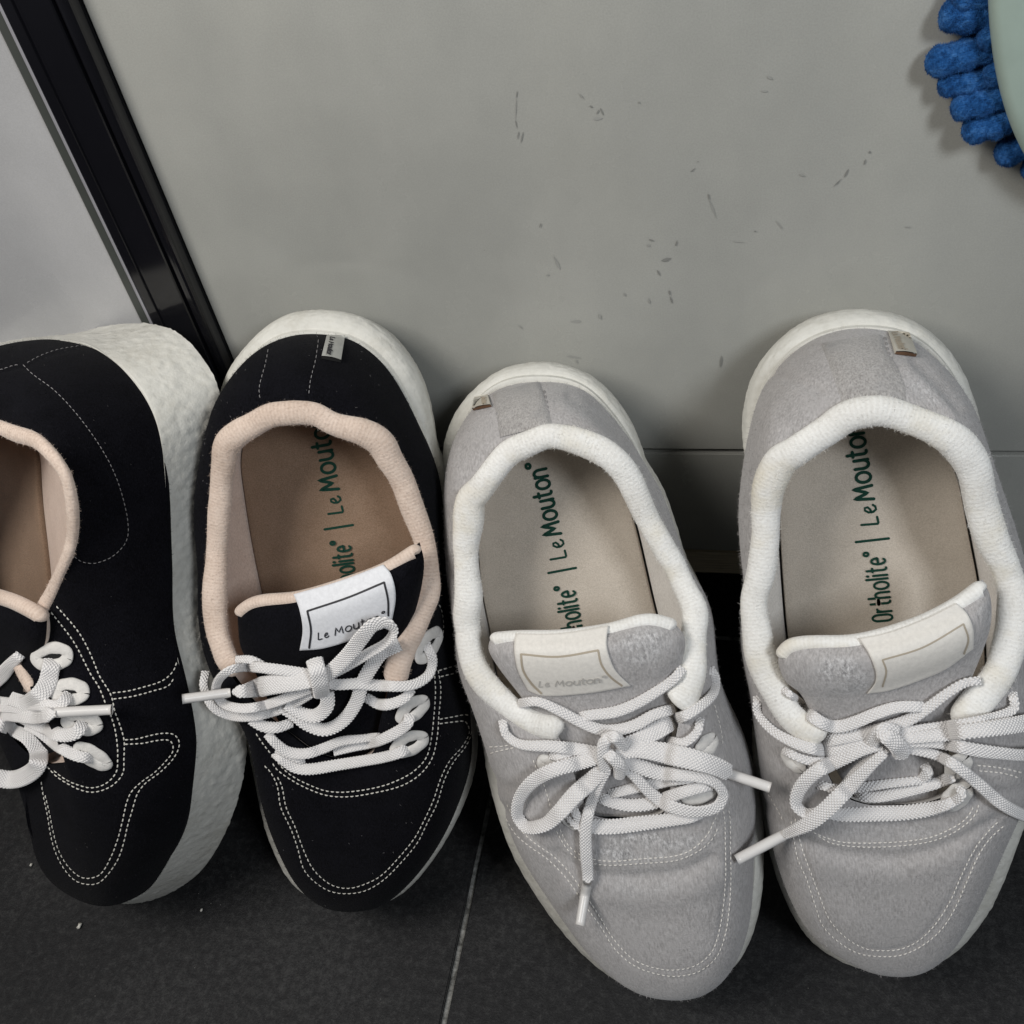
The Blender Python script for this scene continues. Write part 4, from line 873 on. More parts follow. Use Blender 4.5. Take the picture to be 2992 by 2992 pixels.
# ---- black shoe standing against the panel
D2 = dict(BLK, name='sneaker', seed=2, group='pair of black sneakers', label='upright black wool sneaker with beige lining, between the rolled black shoe and the grey pair',
    toe=(1040, 2654), heel=(933, 904), toe_z=.017, roll=-3,
    OL=T('SR', 896, 979, 826, 987, 779, 1004, 733, 1036, 686, 1083, 654, 1129, 628, 1185, 606, 1246, 595, 1300, 584, 1353, 575, 1409, 570, 1479, 570, 1549, 579, 1614, 584, 1700, 585, 1778, 596, 1871, 615, 1950, 650, 2030, 695, 2100, 728, 2160, 752, 2259, 768, 2337, 790, 2420, 820, 2495, 858, 2565, 900, 2608, 945, 2636, 992, 2652, 1040, 2654),
    OR=T('SR', 896, 979, 966, 985, 1017, 994, 1073, 1027, 1120, 1069, 1161, 1129, 1194, 1195, 1222, 1260, 1255, 1334, 1283, 1418, 1294, 1500, 1299, 1600, 1303, 1740, 1318, 1830, 1338, 1920, 1358, 1990, 1372, 2060, 1380, 2166, 1375, 2243, 1354, 2311, 1323, 2388, 1282, 2461, 1235, 2528, 1188, 2585, 1147, 2624, 1100, 2645, 1040, 2654),
    SL=T('SR', 933, 904, 849, 913, 779, 952, 724, 1008, 686, 1055, 656, 1115, 640, 1200, 630, 1300, 620, 1500, 625, 1700, 650, 1900, 690, 2050, 718, 2140, 743, 2259, 759, 2337, 780, 2425, 811, 2502, 852, 2575, 893, 2608, 940, 2630, 992, 2641, 1040, 2644),
    SR=T('SR', 933, 904, 1012, 911, 1082, 936, 1143, 980, 1189, 1036, 1231, 1106, 1255, 1185, 1269, 1255, 1278, 1316, 1280, 1400, 1284, 1500, 1285, 1600, 1290, 1750, 1315, 1880, 1349, 1960, 1378, 2040, 1394, 2110, 1398, 2166, 1392, 2233, 1372, 2311, 1341, 2383, 1299, 2461, 1253, 2528, 1199, 2590, 1152, 2625, 1100, 2638, 1040, 2644),
    splitL=(650, 2030), splitR=(1350, 1960),
    nO=[[.001, .003, .012, .014, .014], [.012, .004, .004, .008], [.008, .004, .004, .010], [.012, .014, .012, .003, .001]],
    nC=HN,
    CL=T('SR', 859, 1203, 789, 1216, 733, 1246, 686, 1271, 661, 1299, 654, 1358, 643, 1423, 640, 1502, 635, 1595, 630, 1665, 624, 1752, 629, 1840, 648, 1902, 671, 1965),
    CTL=T('SR', 671, 1965, 760, 2075, 850, 2150, 930, 2205, 1010, 2225), CTR=T('SR', 1010, 2225, 1085, 2205, 1112, 2100, 1145, 1974),
    CR=T('SR', 859, 1203, 919, 1209, 970, 1234, 1022, 1255, 1068, 1272, 1110, 1295, 1136, 1339, 1159, 1376, 1182, 1423, 1203, 1479, 1227, 1539, 1241, 1595, 1250, 1665, 1248, 1728, 1232, 1775, 1199, 1860, 1168, 1928, 1145, 1974),
    I=[T('SR', 860, 1160, 780, 1180, 720, 1250, 700, 1340, 706, 1400, 725, 1530, 745, 1640, 765, 1735, 785, 1850, 800, 1950), T('SR', 800, 1950, 850, 2080, 950, 2150), T('SR', 950, 2150, 1100, 2080, 1200, 1950), T('SR', 1200, 1950, 1232, 1800, 1228, 1650, 1215, 1550, 1190, 1430, 1150, 1330, 1080, 1240, 980, 1180, 860, 1160)],
    tongue=[(T('P3', 345, 185, 450, 112, 690, 85, 950, 10, 1197, -81, 1385, -200), (.050, .004)), (T('P3', 348, 270, 480, 240, 720, 210, 970, 140, 1220, 30, 1410, -80), (.051, .005)),
            (T('P3', 365, 400, 500, 400, 740, 380, 980, 310, 1220, 200, 1390, 80), (.049, .004)), (T('P3', 430, 500, 560, 510, 760, 480, 980, 420, 1180, 340, 1340, 250), (.046, .003)),
            (T('P3', 500, 640, 640, 650, 800, 620, 960, 580, 1100, 530, 1240, 480), (.043, .003)), (T('P3', 580, 800, 700, 800, 850, 780, 950, 760, 1060, 720, 1190, 680), (.040, .002)),
            (T('P3', 680, 930, 770, 930, 880, 910, 960, 890, 1050, 870, 1160, 850), (.037, .002)), (T('P3', 780, 1030, 830, 1030, 900, 1020, 970, 1010, 1040, 1000, 1110, 990), (.034, .001))],
    label_sides=(T('P3', 690, 70, 722, 150, 742, 270, 725, 388), T('P3', 1197, -98, 1243, -40, 1268, 80, 1245, 232)),
    label_quad=(T('P3', 690, 70, 950, -5, 1197, -98), T('P3', 725, 388, 850, 378, 1000, 335, 1245, 232)),
    label_frame=[T('P3', 770, 165, 1000, 88, 1203, 3), T('P3', 1203, 3, 1224, 100, 1226, 190), T('P3', 770, 165, 790, 270, 780, 372)], frame_w=6,
    label_text=(T('P3', 830, 328)[0], T('P3', 1218, 200)[0], (-2, -15), -.2), ltw=3.6,
    print=[('Ortholite' and list('Ortholite') + ['R'], (1046, 1750), (1024, 1568), (-40, 5), 7), (['|'], (1019, 1538), (1017, 1522), (-38, 6), 7), (['L', 'E'], (1003, 1497), (994, 1440), (-32, 6), 6.5), (list('Mouton') + ['R'], (991, 1428), (948, 1180), (-40, 7), 9)],
    eyelets=[((1250, 1885), (26, -38), (16, 10)), ((1205, 2072), (32, -26), (12, 14)), ((1196, 2172), (40, -20), (10, 18))],
    stitch=dict(w=[T('P3', 1480, 80, 1520, 150, 1535, 230, 1530, 330), T('P3', 1505, 500, 1520, 600, 1510, 750, 1500, 880, 1470, 1000, 1400, 1090, 1300, 1150, 1150, 1190, 1000, 1212, 880, 1205, 780, 1170, 700, 1130, 600, 1060, 560, 1000),
        T('P3', 1483, 500, 1490, 620, 1480, 780, 1465, 900, 1440, 990, 1380, 1060, 1300, 1110, 1180, 1155, 1000, 1185, 880, 1180, 780, 1145, 700, 1105, 640, 1060, 580, 990, 510, 900, 470, 840),
        T('P3', 1510, 500, 1580, 480, 1640, 460), T('P3', 1520, 535, 1600, 515, 1650, 500),
        T('P3', 1515, 775, 1600, 760, 1670, 750, 1690, 770, 1690, 860, 1660, 930, 1590, 1020, 1540, 1120, 1500, 1250, 1440, 1370, 1390, 1470, 1300, 1580, 1200, 1680, 1100, 1740, 1000, 1758, 900, 1745, 810, 1690, 750, 1620, 715, 1500, 680, 1400, 620, 1270, 600, 1150, 560, 1070, 520, 1030),
        T('P3', 1515, 800, 1600, 790, 1660, 790, 1680, 850, 1640, 930, 1570, 1010, 1520, 1110, 1480, 1230, 1420, 1360, 1370, 1450, 1280, 1560, 1180, 1660, 1080, 1710, 1000, 1728, 920, 1715, 850, 1670, 790, 1600, 740, 1490, 700, 1380, 650, 1270, 625, 1150, 590, 1080)],
        f=[T('P2', 610, 365, 595, 450, 570, 540, 553, 620, 565, 700), T('P2', 925, 305, 905, 440, 875, 560, 860, 680)]),
    tab=dict(quad=[T('P2', 975, 283)[0], T('P2', 1090, 283)[0], T('P2', 1062, 455)[0], T('P2', 940, 430)[0]], mat=M_TABG, ink=M_INK, text=(T('P2', 998, 288)[0], T('P2', 972, 418)[0], (10, 2))),
    laces=[dict(pts=T('P3', 1335, 940, 1290, 965, 1200, 990, 1100, 1008, 950, 1032, 780, 1058, 700, 1048, 640, 1010, 588, 965), w=[34, 34, 36, 32], lift=.0018, dip=(.003, .003)),
        dict(pts=T('P3', 600, 945, 680, 985, 760, 1020), w=[26, 26], lift=.0015, dip=(.002, .003)),
        dict(pts=T('P3', 1350, 740, 1335, 800, 1270, 850, 1150, 905, 1020, 935, 920, 960), w=[34, 36, 30, 26], lift=[.002, .0025, .003], dip=(.004, .0)),
        dict(pts=T('P3', 1180, 870, 1080, 885, 960, 900, 860, 940, 760, 970, 660, 960, 590, 910, 545, 860), w=[20, 28, 32, 34, 28], lift=.0034, dip=(.003, .002)),
        dict(pts=T('P3', 450, 775, 520, 815, 600, 822, 680, 795), w=[34, 36, 30], lift=.004, dip=(0, .002)),
        dict(pts=T('P3', 1355, 610, 1320, 655, 1240, 690, 1170, 690, 1105, 655), w=[30, 36, 30], lift=.003, dip=(.002, .002)),
        dict(pts=T('P3', 1440, 355, 1475, 440, 1450, 530, 1350, 585, 1180, 585, 1050, 575, 940, 580, 860, 570), w=[30, 32, 36, 34], lift=[.002, .0035, .006, .008], dip=(.003, 0)),
        dict(pts=T('P3', 195, 510, 185, 590, 235, 705, 330, 755, 450, 760, 560, 735, 680, 690, 800, 620), w=[26, 28, 34, 34], lift=[.003, .004, .005, .007], dip=(.002, 0)),
        dict(pts=T('P3', 370, 440, 450, 440, 520, 475, 590, 520, 680, 540), w=[24, 28, 30], lift=.004, dip=(.003, 0)),
        dict(pts=T('P3', 1290, 350, 1190, 400, 1130, 480, 1080, 570, 1045, 680, 970, 785, 870, 835, 770, 805, 690, 745, 620, 700), w=[46, 44, 42, 40, 40], lift=[.003, .004, .006, .007, .006]),
        dict(pts=T('P3', 880, 620, 880, 700, 820, 755, 740, 745, 650, 690), w=[44, 44, 36], lift=.0085),
        dict(pts=T('P3', 830, 560, 930, 480, 1010, 400, 1080, 310, 1140, 245, 1210, 235, 1250, 280, 1210, 345, 1120, 400, 1000, 470, 900, 520, 850, 560), w=[40, 46, 50, 48, 40, 34, 40], lift=[.008, .010, .011, .011, .008, .007, .007], twist=[10, 0, -25, -60, -20, 0]),
        dict(pts=T('P3', 820, 530, 700, 510, 560, 490, 430, 480, 330, 500, 265, 560, 255, 630, 300, 690, 400, 715, 520, 700, 640, 660, 760, 610, 830, 580), w=[36, 34, 30, 30, 32, 32, 34], lift=[.009, .0095, .010, .010, .010, .008], twist=[0, 10, 30, 30, 10, 0]),
        dict(pts=T('P3', 820, 545, 740, 560, 620, 575, 520, 590, 420, 615, 350, 622), w=[52, 60, 62, 54, 36], lift=[.011, .0125, .012, .009], taper=(0, 8)),
        dict(pts=T('P3', 810, 445, 825, 500, 838, 560, 850, 640), w=[52, 54, 52, 48], lift=[.011, .0145, .0145, .011], dip=(.003, .003), th=.0016)],
)
def x2(s, b): s.aglet(b, T('P3', 335, 625)[0], T('P3', 62, 662)[0], r=.0019, lift=.006)
D2['extra'] = x2

# ---- grey shoe, middle
D3 = dict(GREY, name='sneaker', seed=3, group='pair of light grey sneakers', label='light grey wool sneaker in the middle, a lace end hanging down over its toe',
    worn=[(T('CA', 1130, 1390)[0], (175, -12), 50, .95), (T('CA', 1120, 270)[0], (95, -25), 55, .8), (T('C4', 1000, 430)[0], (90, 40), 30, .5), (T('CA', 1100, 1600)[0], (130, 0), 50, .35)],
    toe=(1960, 2911), heel=(1595, 1055), toe_z=.017, roll=0, m_frame=M_INKB, m_ltext=M_INKS,
    OL=T('SR', 1585, 1104, 1529, 1105, 1483, 1112, 1436, 1130, 1385, 1172, 1343, 1233, 1318, 1300, 1303, 1380, 1299, 1450, 1299, 1512, 1299, 1606, 1311, 1727, 1328, 1801, 1333, 1880, 1347, 1957, 1375, 2040, 1400, 2128, 1420, 2200, 1440, 2268, 1468, 2371, 1500, 2464, 1542, 2545, 1604, 2640, 1687, 2745, 1768, 2826, 1845, 2880, 1900, 2904, 1960, 2911),
    OR=T('SR', 1585, 1104, 1650, 1109, 1716, 1135, 1776, 1196, 1823, 1252, 1860, 1310, 1885, 1350, 1908, 1385, 1939, 1433, 1967, 1503, 1995, 1582, 2020, 1660, 2060, 1727, 2083, 1792, 2090, 1869, 2097, 1957, 2112, 2024, 2150, 2102, 2178, 2180, 2196, 2260, 2207, 2330, 2212, 2420, 2211, 2520, 2208, 2600, 2197, 2672, 2174, 2746, 2145, 2805, 2112, 2855, 2051, 2896, 1995, 2910, 1960, 2911),
    SL=T('SR', 1595, 1055, 1483, 1070, 1404, 1121, 1343, 1186, 1311, 1252, 1295, 1326, 1294, 1419, 1308, 1520, 1320, 1620, 1335, 1730, 1355, 1850, 1370, 1957, 1392, 2060, 1408, 2128, 1427, 2268, 1455, 2371, 1486, 2464, 1528, 2547, 1590, 2645, 1673, 2750, 1754, 2828, 1837, 2878, 1905, 2896, 1960, 2900),
    SR=T('SR', 1595, 1055, 1669, 1070, 1744, 1107, 1800, 1163, 1842, 1224, 1870, 1289, 1888, 1350, 1910, 1420, 1935, 1500, 1960, 1590, 1985, 1690, 2020, 1780, 2060, 1870, 2085, 1960, 2107, 2030, 2154, 2110, 2190, 2190, 2216, 2293, 2229, 2371, 2231, 2460, 2229, 2590, 2216, 2672, 2191, 2746, 2158, 2812, 2110, 2850, 2051, 2885, 1960, 2900),
    splitL=(1400, 2128), splitR=(2130, 2070),
    nO=[[.001, .001, .008, .014, .014], [.010, .004, .003, .010], [.010, .003, .003, .008], [.012, .014, .010, .002, .001]], nC=HN,
    CL=T('SR', 1606, 1269, 1575, 1275) + T('C4', 525, 680, 440, 765, 365, 850, 318, 920, 268, 985, 248, 1150, 244, 1300, 248, 1450, 258, 1600, 245, 1720, 260, 1850) + T('CA', 125, 200, 140, 320, 180, 420, 260, 520, 370, 620, 500, 700, 628, 752),
    CTL=T('CA', 628, 752, 700, 900, 760, 1080, 830, 1210, 1030, 1245), CTR=T('CA', 1030, 1245, 1230, 1215, 1270, 1080, 1300, 800, 1340, 610),
    CR=T('SR', 1606, 1269) + T('C4', 870, 600, 1000, 640, 1110, 690, 1200, 760, 1270, 850, 1310, 950, 1345, 1050, 1405, 1180, 1480, 1300, 1560, 1410, 1620, 1540, 1670, 1680) + T('CA', 1412, 150, 1400, 350, 1370, 480, 1340, 610),
    rprof=[1.15, 1.15, .95, .95, 1., .85, 1., .95, 1.05, 1.0, 1.05, 1.05, 1.15, 1.1, 1.2, 1.15, 1.05, 1., 1., 1.],
    I=[T('SR', 1590, 1215, 1480, 1260, 1420, 1350, 1395, 1500, 1396, 1650, 1409, 1750, 1429, 1848, 1450, 1980, 1480, 2100), T('SR', 1480, 2100, 1600, 2250, 1750, 2290), T('SR', 1750, 2290, 1900, 2250, 1990, 2100), T('SR', 1990, 2100, 1965, 1950, 1921, 1792, 1895, 1680, 1870, 1570, 1845, 1480, 1800, 1370, 1710, 1265, 1590, 1215)],
    tongue=[(T('CA', 245, 225, 400, 212, 650, 208, 920, 170, 1130, 115, 1285, 150), (.050, .004)), (T('CA', 230, 310, 420, 310, 680, 305, 930, 275, 1150, 240, 1348, 235), (.051, .006)),
            (T('CA', 285, 410, 450, 430, 700, 430, 950, 400, 1150, 370, 1345, 340), (.050, .005)), (T('CA', 380, 530, 520, 550, 750, 555, 980, 525, 1150, 490, 1310, 450), (.047, .003)),
            (T('CA', 500, 690, 620, 690, 800, 690, 980, 670, 1120, 640, 1270, 600), (.043, .003)), (T('CA', 600, 860, 720, 860, 850, 860, 1000, 850, 1130, 840, 1280, 830), (.040, .002)),
            (T('CA', 700, 1060, 800, 1060, 900, 1060, 1020, 1055, 1150, 1050, 1270, 1040), (.037, .002)), (T('CA', 800, 1230, 880, 1230, 950, 1230, 1040, 1225, 1140, 1220, 1240, 1210), (.034, .001))],
    label_sides=(T('CA', 402, 195, 390, 270, 410, 400, 470, 520), T('CA', 924, 150, 912, 250, 930, 330, 968, 410, 1050, 492)),
    label_quad=(T('CA', 402, 195, 650, 193, 924, 150), T('CA', 470, 520, 560, 548, 800, 535, 1050, 492)),
    label_frame=[T('CA', 430, 312, 640, 326, 865, 290), T('CA', 865, 290, 884, 370, 935, 440, 1015, 500), T('CA', 430, 312, 442, 400, 488, 475, 545, 532)], frame_w=6,
    label_text=(T('CA', 530, 497)[0], T('CA', 915, 462)[0], (0, -12), -.25), ltw=4,
    print=[(list('Ortholite') + ['R'], (1711, 1888), (1677, 1698), (-40, 7), 7), (['|'], (1671, 1664), (1668, 1646), (-37, 7), 7), (['L', 'E'], (1655, 1628), (1645, 1566), (-34, 8), 6.5), (list('Mouton') + ['R'], (1640, 1558), (1590, 1338), (-38, 8), 9)],
    eyelets=[((2040, 2316), (36, -12), (6, 14)), ((1608, 2236), (20, 16), (-8, 8)), ((1670, 2385), (22, 22), (-10, 10)), ((2062, 2180), (16, -22), (10, 8))],
    strip=(T('C4', 405, 330, 428, 440, 452, 600), T('C4', 702, 252, 735, 350, 782, 515)),
    sculpt=[(T('CA', 640, 1440, 780, 1530, 900, 1565, 1100, 1570, 1350, 1540, 1500, 1470), 14, -.0014), (T('CA', 700, 1640, 900, 1680, 1150, 1690, 1400, 1650, 1560, 1560), 26, .0010),
            (T('CA', 860, 1474, 960, 1488, 1100, 1476, 1300, 1460, 1420, 1415, 1500, 1340), 7, .0005), (T('CA', 250, 1000, 330, 1060, 420, 1080), 12, -.0010), (T('CA', 300, 1180, 420, 1240, 520, 1330), 12, -.0009),
            (T('CA', 380, 1290, 600, 1430, 720, 1620, 900, 1900), 7, -.0004), (T('CA', 1615, 1200, 1620, 1500, 1560, 1900), 7, -.0004), (T('C4', 900, 320, 1050, 420, 1200, 560), 12, -.0009), (T('C4', 850, 420, 1000, 500, 1150, 620), 14, .0008), (T('CA', 1560, 700, 1640, 900, 1680, 1100), 14, -.001)],
    stitch=dict(g=[T('CA', 650, 1300, 695, 1385, 760, 1440, 860, 1472, 960, 1480, 1100, 1467, 1300, 1450, 1400, 1410, 1480, 1330, 1520, 1250, 1550, 1180), T('CA', 630, 1310, 690, 1410, 760, 1470, 860, 1495, 950, 1502, 1100, 1492, 1300, 1475, 1430, 1422, 1510, 1350, 1548, 1270),
        T('CA', 500, 910, 530, 980, 560, 1050, 600, 1180), T('CA', 1520, 600, 1555, 740, 1570, 850), 
        T('TC', 75, -60, 125, 38, 180, 88, 240, 130, 300, 190, 345, 250, 385, 310, 430, 370, 480, 450, 550, 510, 640, 542, 710, 547, 780, 530, 840, 480, 872, 400, 887, 300, 892, 200, 890, 100, 889, 0, 880, -60),
        T('TC', 100, -60, 150, 30, 200, 78, 260, 120, 320, 180, 370, 250, 430, 340, 480, 420, 550, 490, 630, 520, 700, 525, 770, 508, 825, 460, 852, 380, 867, 280, 873, 180, 872, 80, 870, 0, 862, -60),
        T('CA', 250, 835, 330, 830, 415, 812), T('CA', 255, 872, 330, 852, 410, 835)], d=[T('C4', 432, 440, 452, 500, 470, 590), T('C4', 715, 240, 740, 350, 765, 480)]),
    tab=dict(quad=[T('C4', 297, 345)[0], T('C4', 380, 332)[0], T('C4', 406, 408)[0], T('C4', 290, 434)[0]], mat=M_TABC, ink=M_INKB, brown=True, text=(T('C4', 336, 345)[0], T('C4', 346, 405)[0], (10, 1))),
    laces=[dict(pts=T('CA', 1440, 1215, 1380, 1235, 1250, 1250, 1100, 1268, 950, 1285, 850, 1285, 760, 1270, 700, 1215), w=[30, 40, 46, 46, 38], lift=.002, dip=(.003, .003)),
        dict(pts=T('CA', 1500, 1050, 1400, 1075, 1300, 1105, 1180, 1150, 1060, 1165, 950, 1148, 860, 1115), w=[34, 38, 40, 36], lift=.003, dip=(.002, .003)),
        dict(pts=T('CA', 1420, 1010, 1300, 1020, 1200, 1040, 1100, 1060, 1000, 1085, 930, 1100), w=[34, 36, 30], lift=.002, dip=(.002, .002)),
        dict(pts=T('CA', 720, 1170, 740, 1215, 760, 1260), w=[26, 28, 26], lift=.003, dip=(.003, .002)),
        dict(pts=T('CA', 1340, 395, 1290, 455, 1160, 545, 1050, 605, 950, 640, 830, 655, 760, 665), w=[30, 34, 36, 32], lift=.0025, dip=(.002, .003)),
        dict(pts=T('CA', 425, 590, 520, 580, 640, 628, 760, 692, 880, 738, 980, 738, 1080, 710, 1180, 655, 1290, 620), w=[28, 32, 36, 36, 32], lift=.0045, dip=(.003, .003)),
        dict(pts=T('CA', 325, 690, 345, 765, 425, 820, 600, 832, 760, 850, 900, 870), w=[26, 30, 36, 40, 34], lift=[.003, .004, .005, .007], dip=(.003, 0)),
        dict(pts=T('CA', 600, 880, 720, 905, 820, 900, 900, 880), w=[30, 34, 30], lift=.004, dip=(.003, 0)),
        dict(pts=T('CA', 1500, 395, 1528, 450, 1510, 540, 1400, 635, 1290, 690, 1180, 750, 1080, 800, 960, 840), w=[26, 30, 34, 44, 56, 40], lift=[.003, .0045, .005, .008], dip=(.003, 0), twist=[0, 0, 10, 0]),
        dict(pts=T('CA', 1440, 680, 1425, 750, 1350, 810, 1260, 800), w=[26, 30, 26], lift=.003, dip=(.003, .002)),
        dict(pts=T('CA', 1280, 640, 1290, 720, 1300, 790), w=[30, 30, 28], lift=.002, dip=(.002, .002)),
        dict(pts=T('CA', 960, 900, 1080, 940, 1200, 980, 1320, 995, 1420, 1005, 1520, 1035, 1570, 1100, 1540, 1170, 1450, 1200, 1350, 1195, 1240, 1155, 1150, 1085, 1070, 1000, 980, 930), w=[40, 46, 42, 34, 34, 40, 44, 40, 34, 30], lift=[.008, .007, .006, .006, .006, .006, .007, .008], twist=[0, 0, 20, 40, 10, 0]),
        dict(pts=T('CA', 930, 870, 830, 905, 720, 935, 600, 970, 490, 1035, 420, 1130, 410, 1220, 460, 1285, 560, 1275, 640, 1210, 730, 1110, 820, 1030, 920, 930), w=[40, 44, 44, 42, 40, 42, 46, 54, 56, 40], lift=[.009, .008, .007, .006, .006, .007, .008, .009], twist=[0, 0, 15, 30, 25, 10, 0]),
        dict(pts=T('CA', 920, 960, 870, 1050, 820, 1170, 795, 1300, 797, 1430, 805, 1530, 808, 1600), w=[28, 32, 36, 38, 38, 34], lift=[.009, .008, .006, .005, .004, .004], taper=(0, 5)),
        dict(pts=T('CA', 970, 870, 1080, 850, 1200, 862, 1330, 890, 1450, 920, 1540, 950, 1612, 985), w=[40, 56, 66, 66, 60, 52], lift=[.009, .0095, .010, .010, .009], taper=(0, 9)),
        dict(pts=T('CA', 905, 960, 890, 880, 900, 810, 950, 775, 985, 800), w=[40, 40, 38, 34], lift=[.009, .012, .0125, .010], th=.0018),
        dict(pts=T('CA', 890, 850, 940, 890, 985, 940, 985, 1000), w=[36, 40, 40, 34], lift=[.010, .0145, .0135, .008], th=.0018),
        dict(pts=T('CA', 900, 790, 960, 780, 1000, 830), w=[36, 40, 34], lift=[.011, .0145, .010], th=.0018)],
)
def x3(s, b):
    s.aglet(b, T('CA', 805, 1590)[0], T('CA', 762, 1842)[0], r=.0019, lift=.003)
    s.aglet(b, T('CA', 1600, 985)[0], T('CA', 1838, 1065)[0], r=.0019, lift=.005)
D3['extra'] = x3

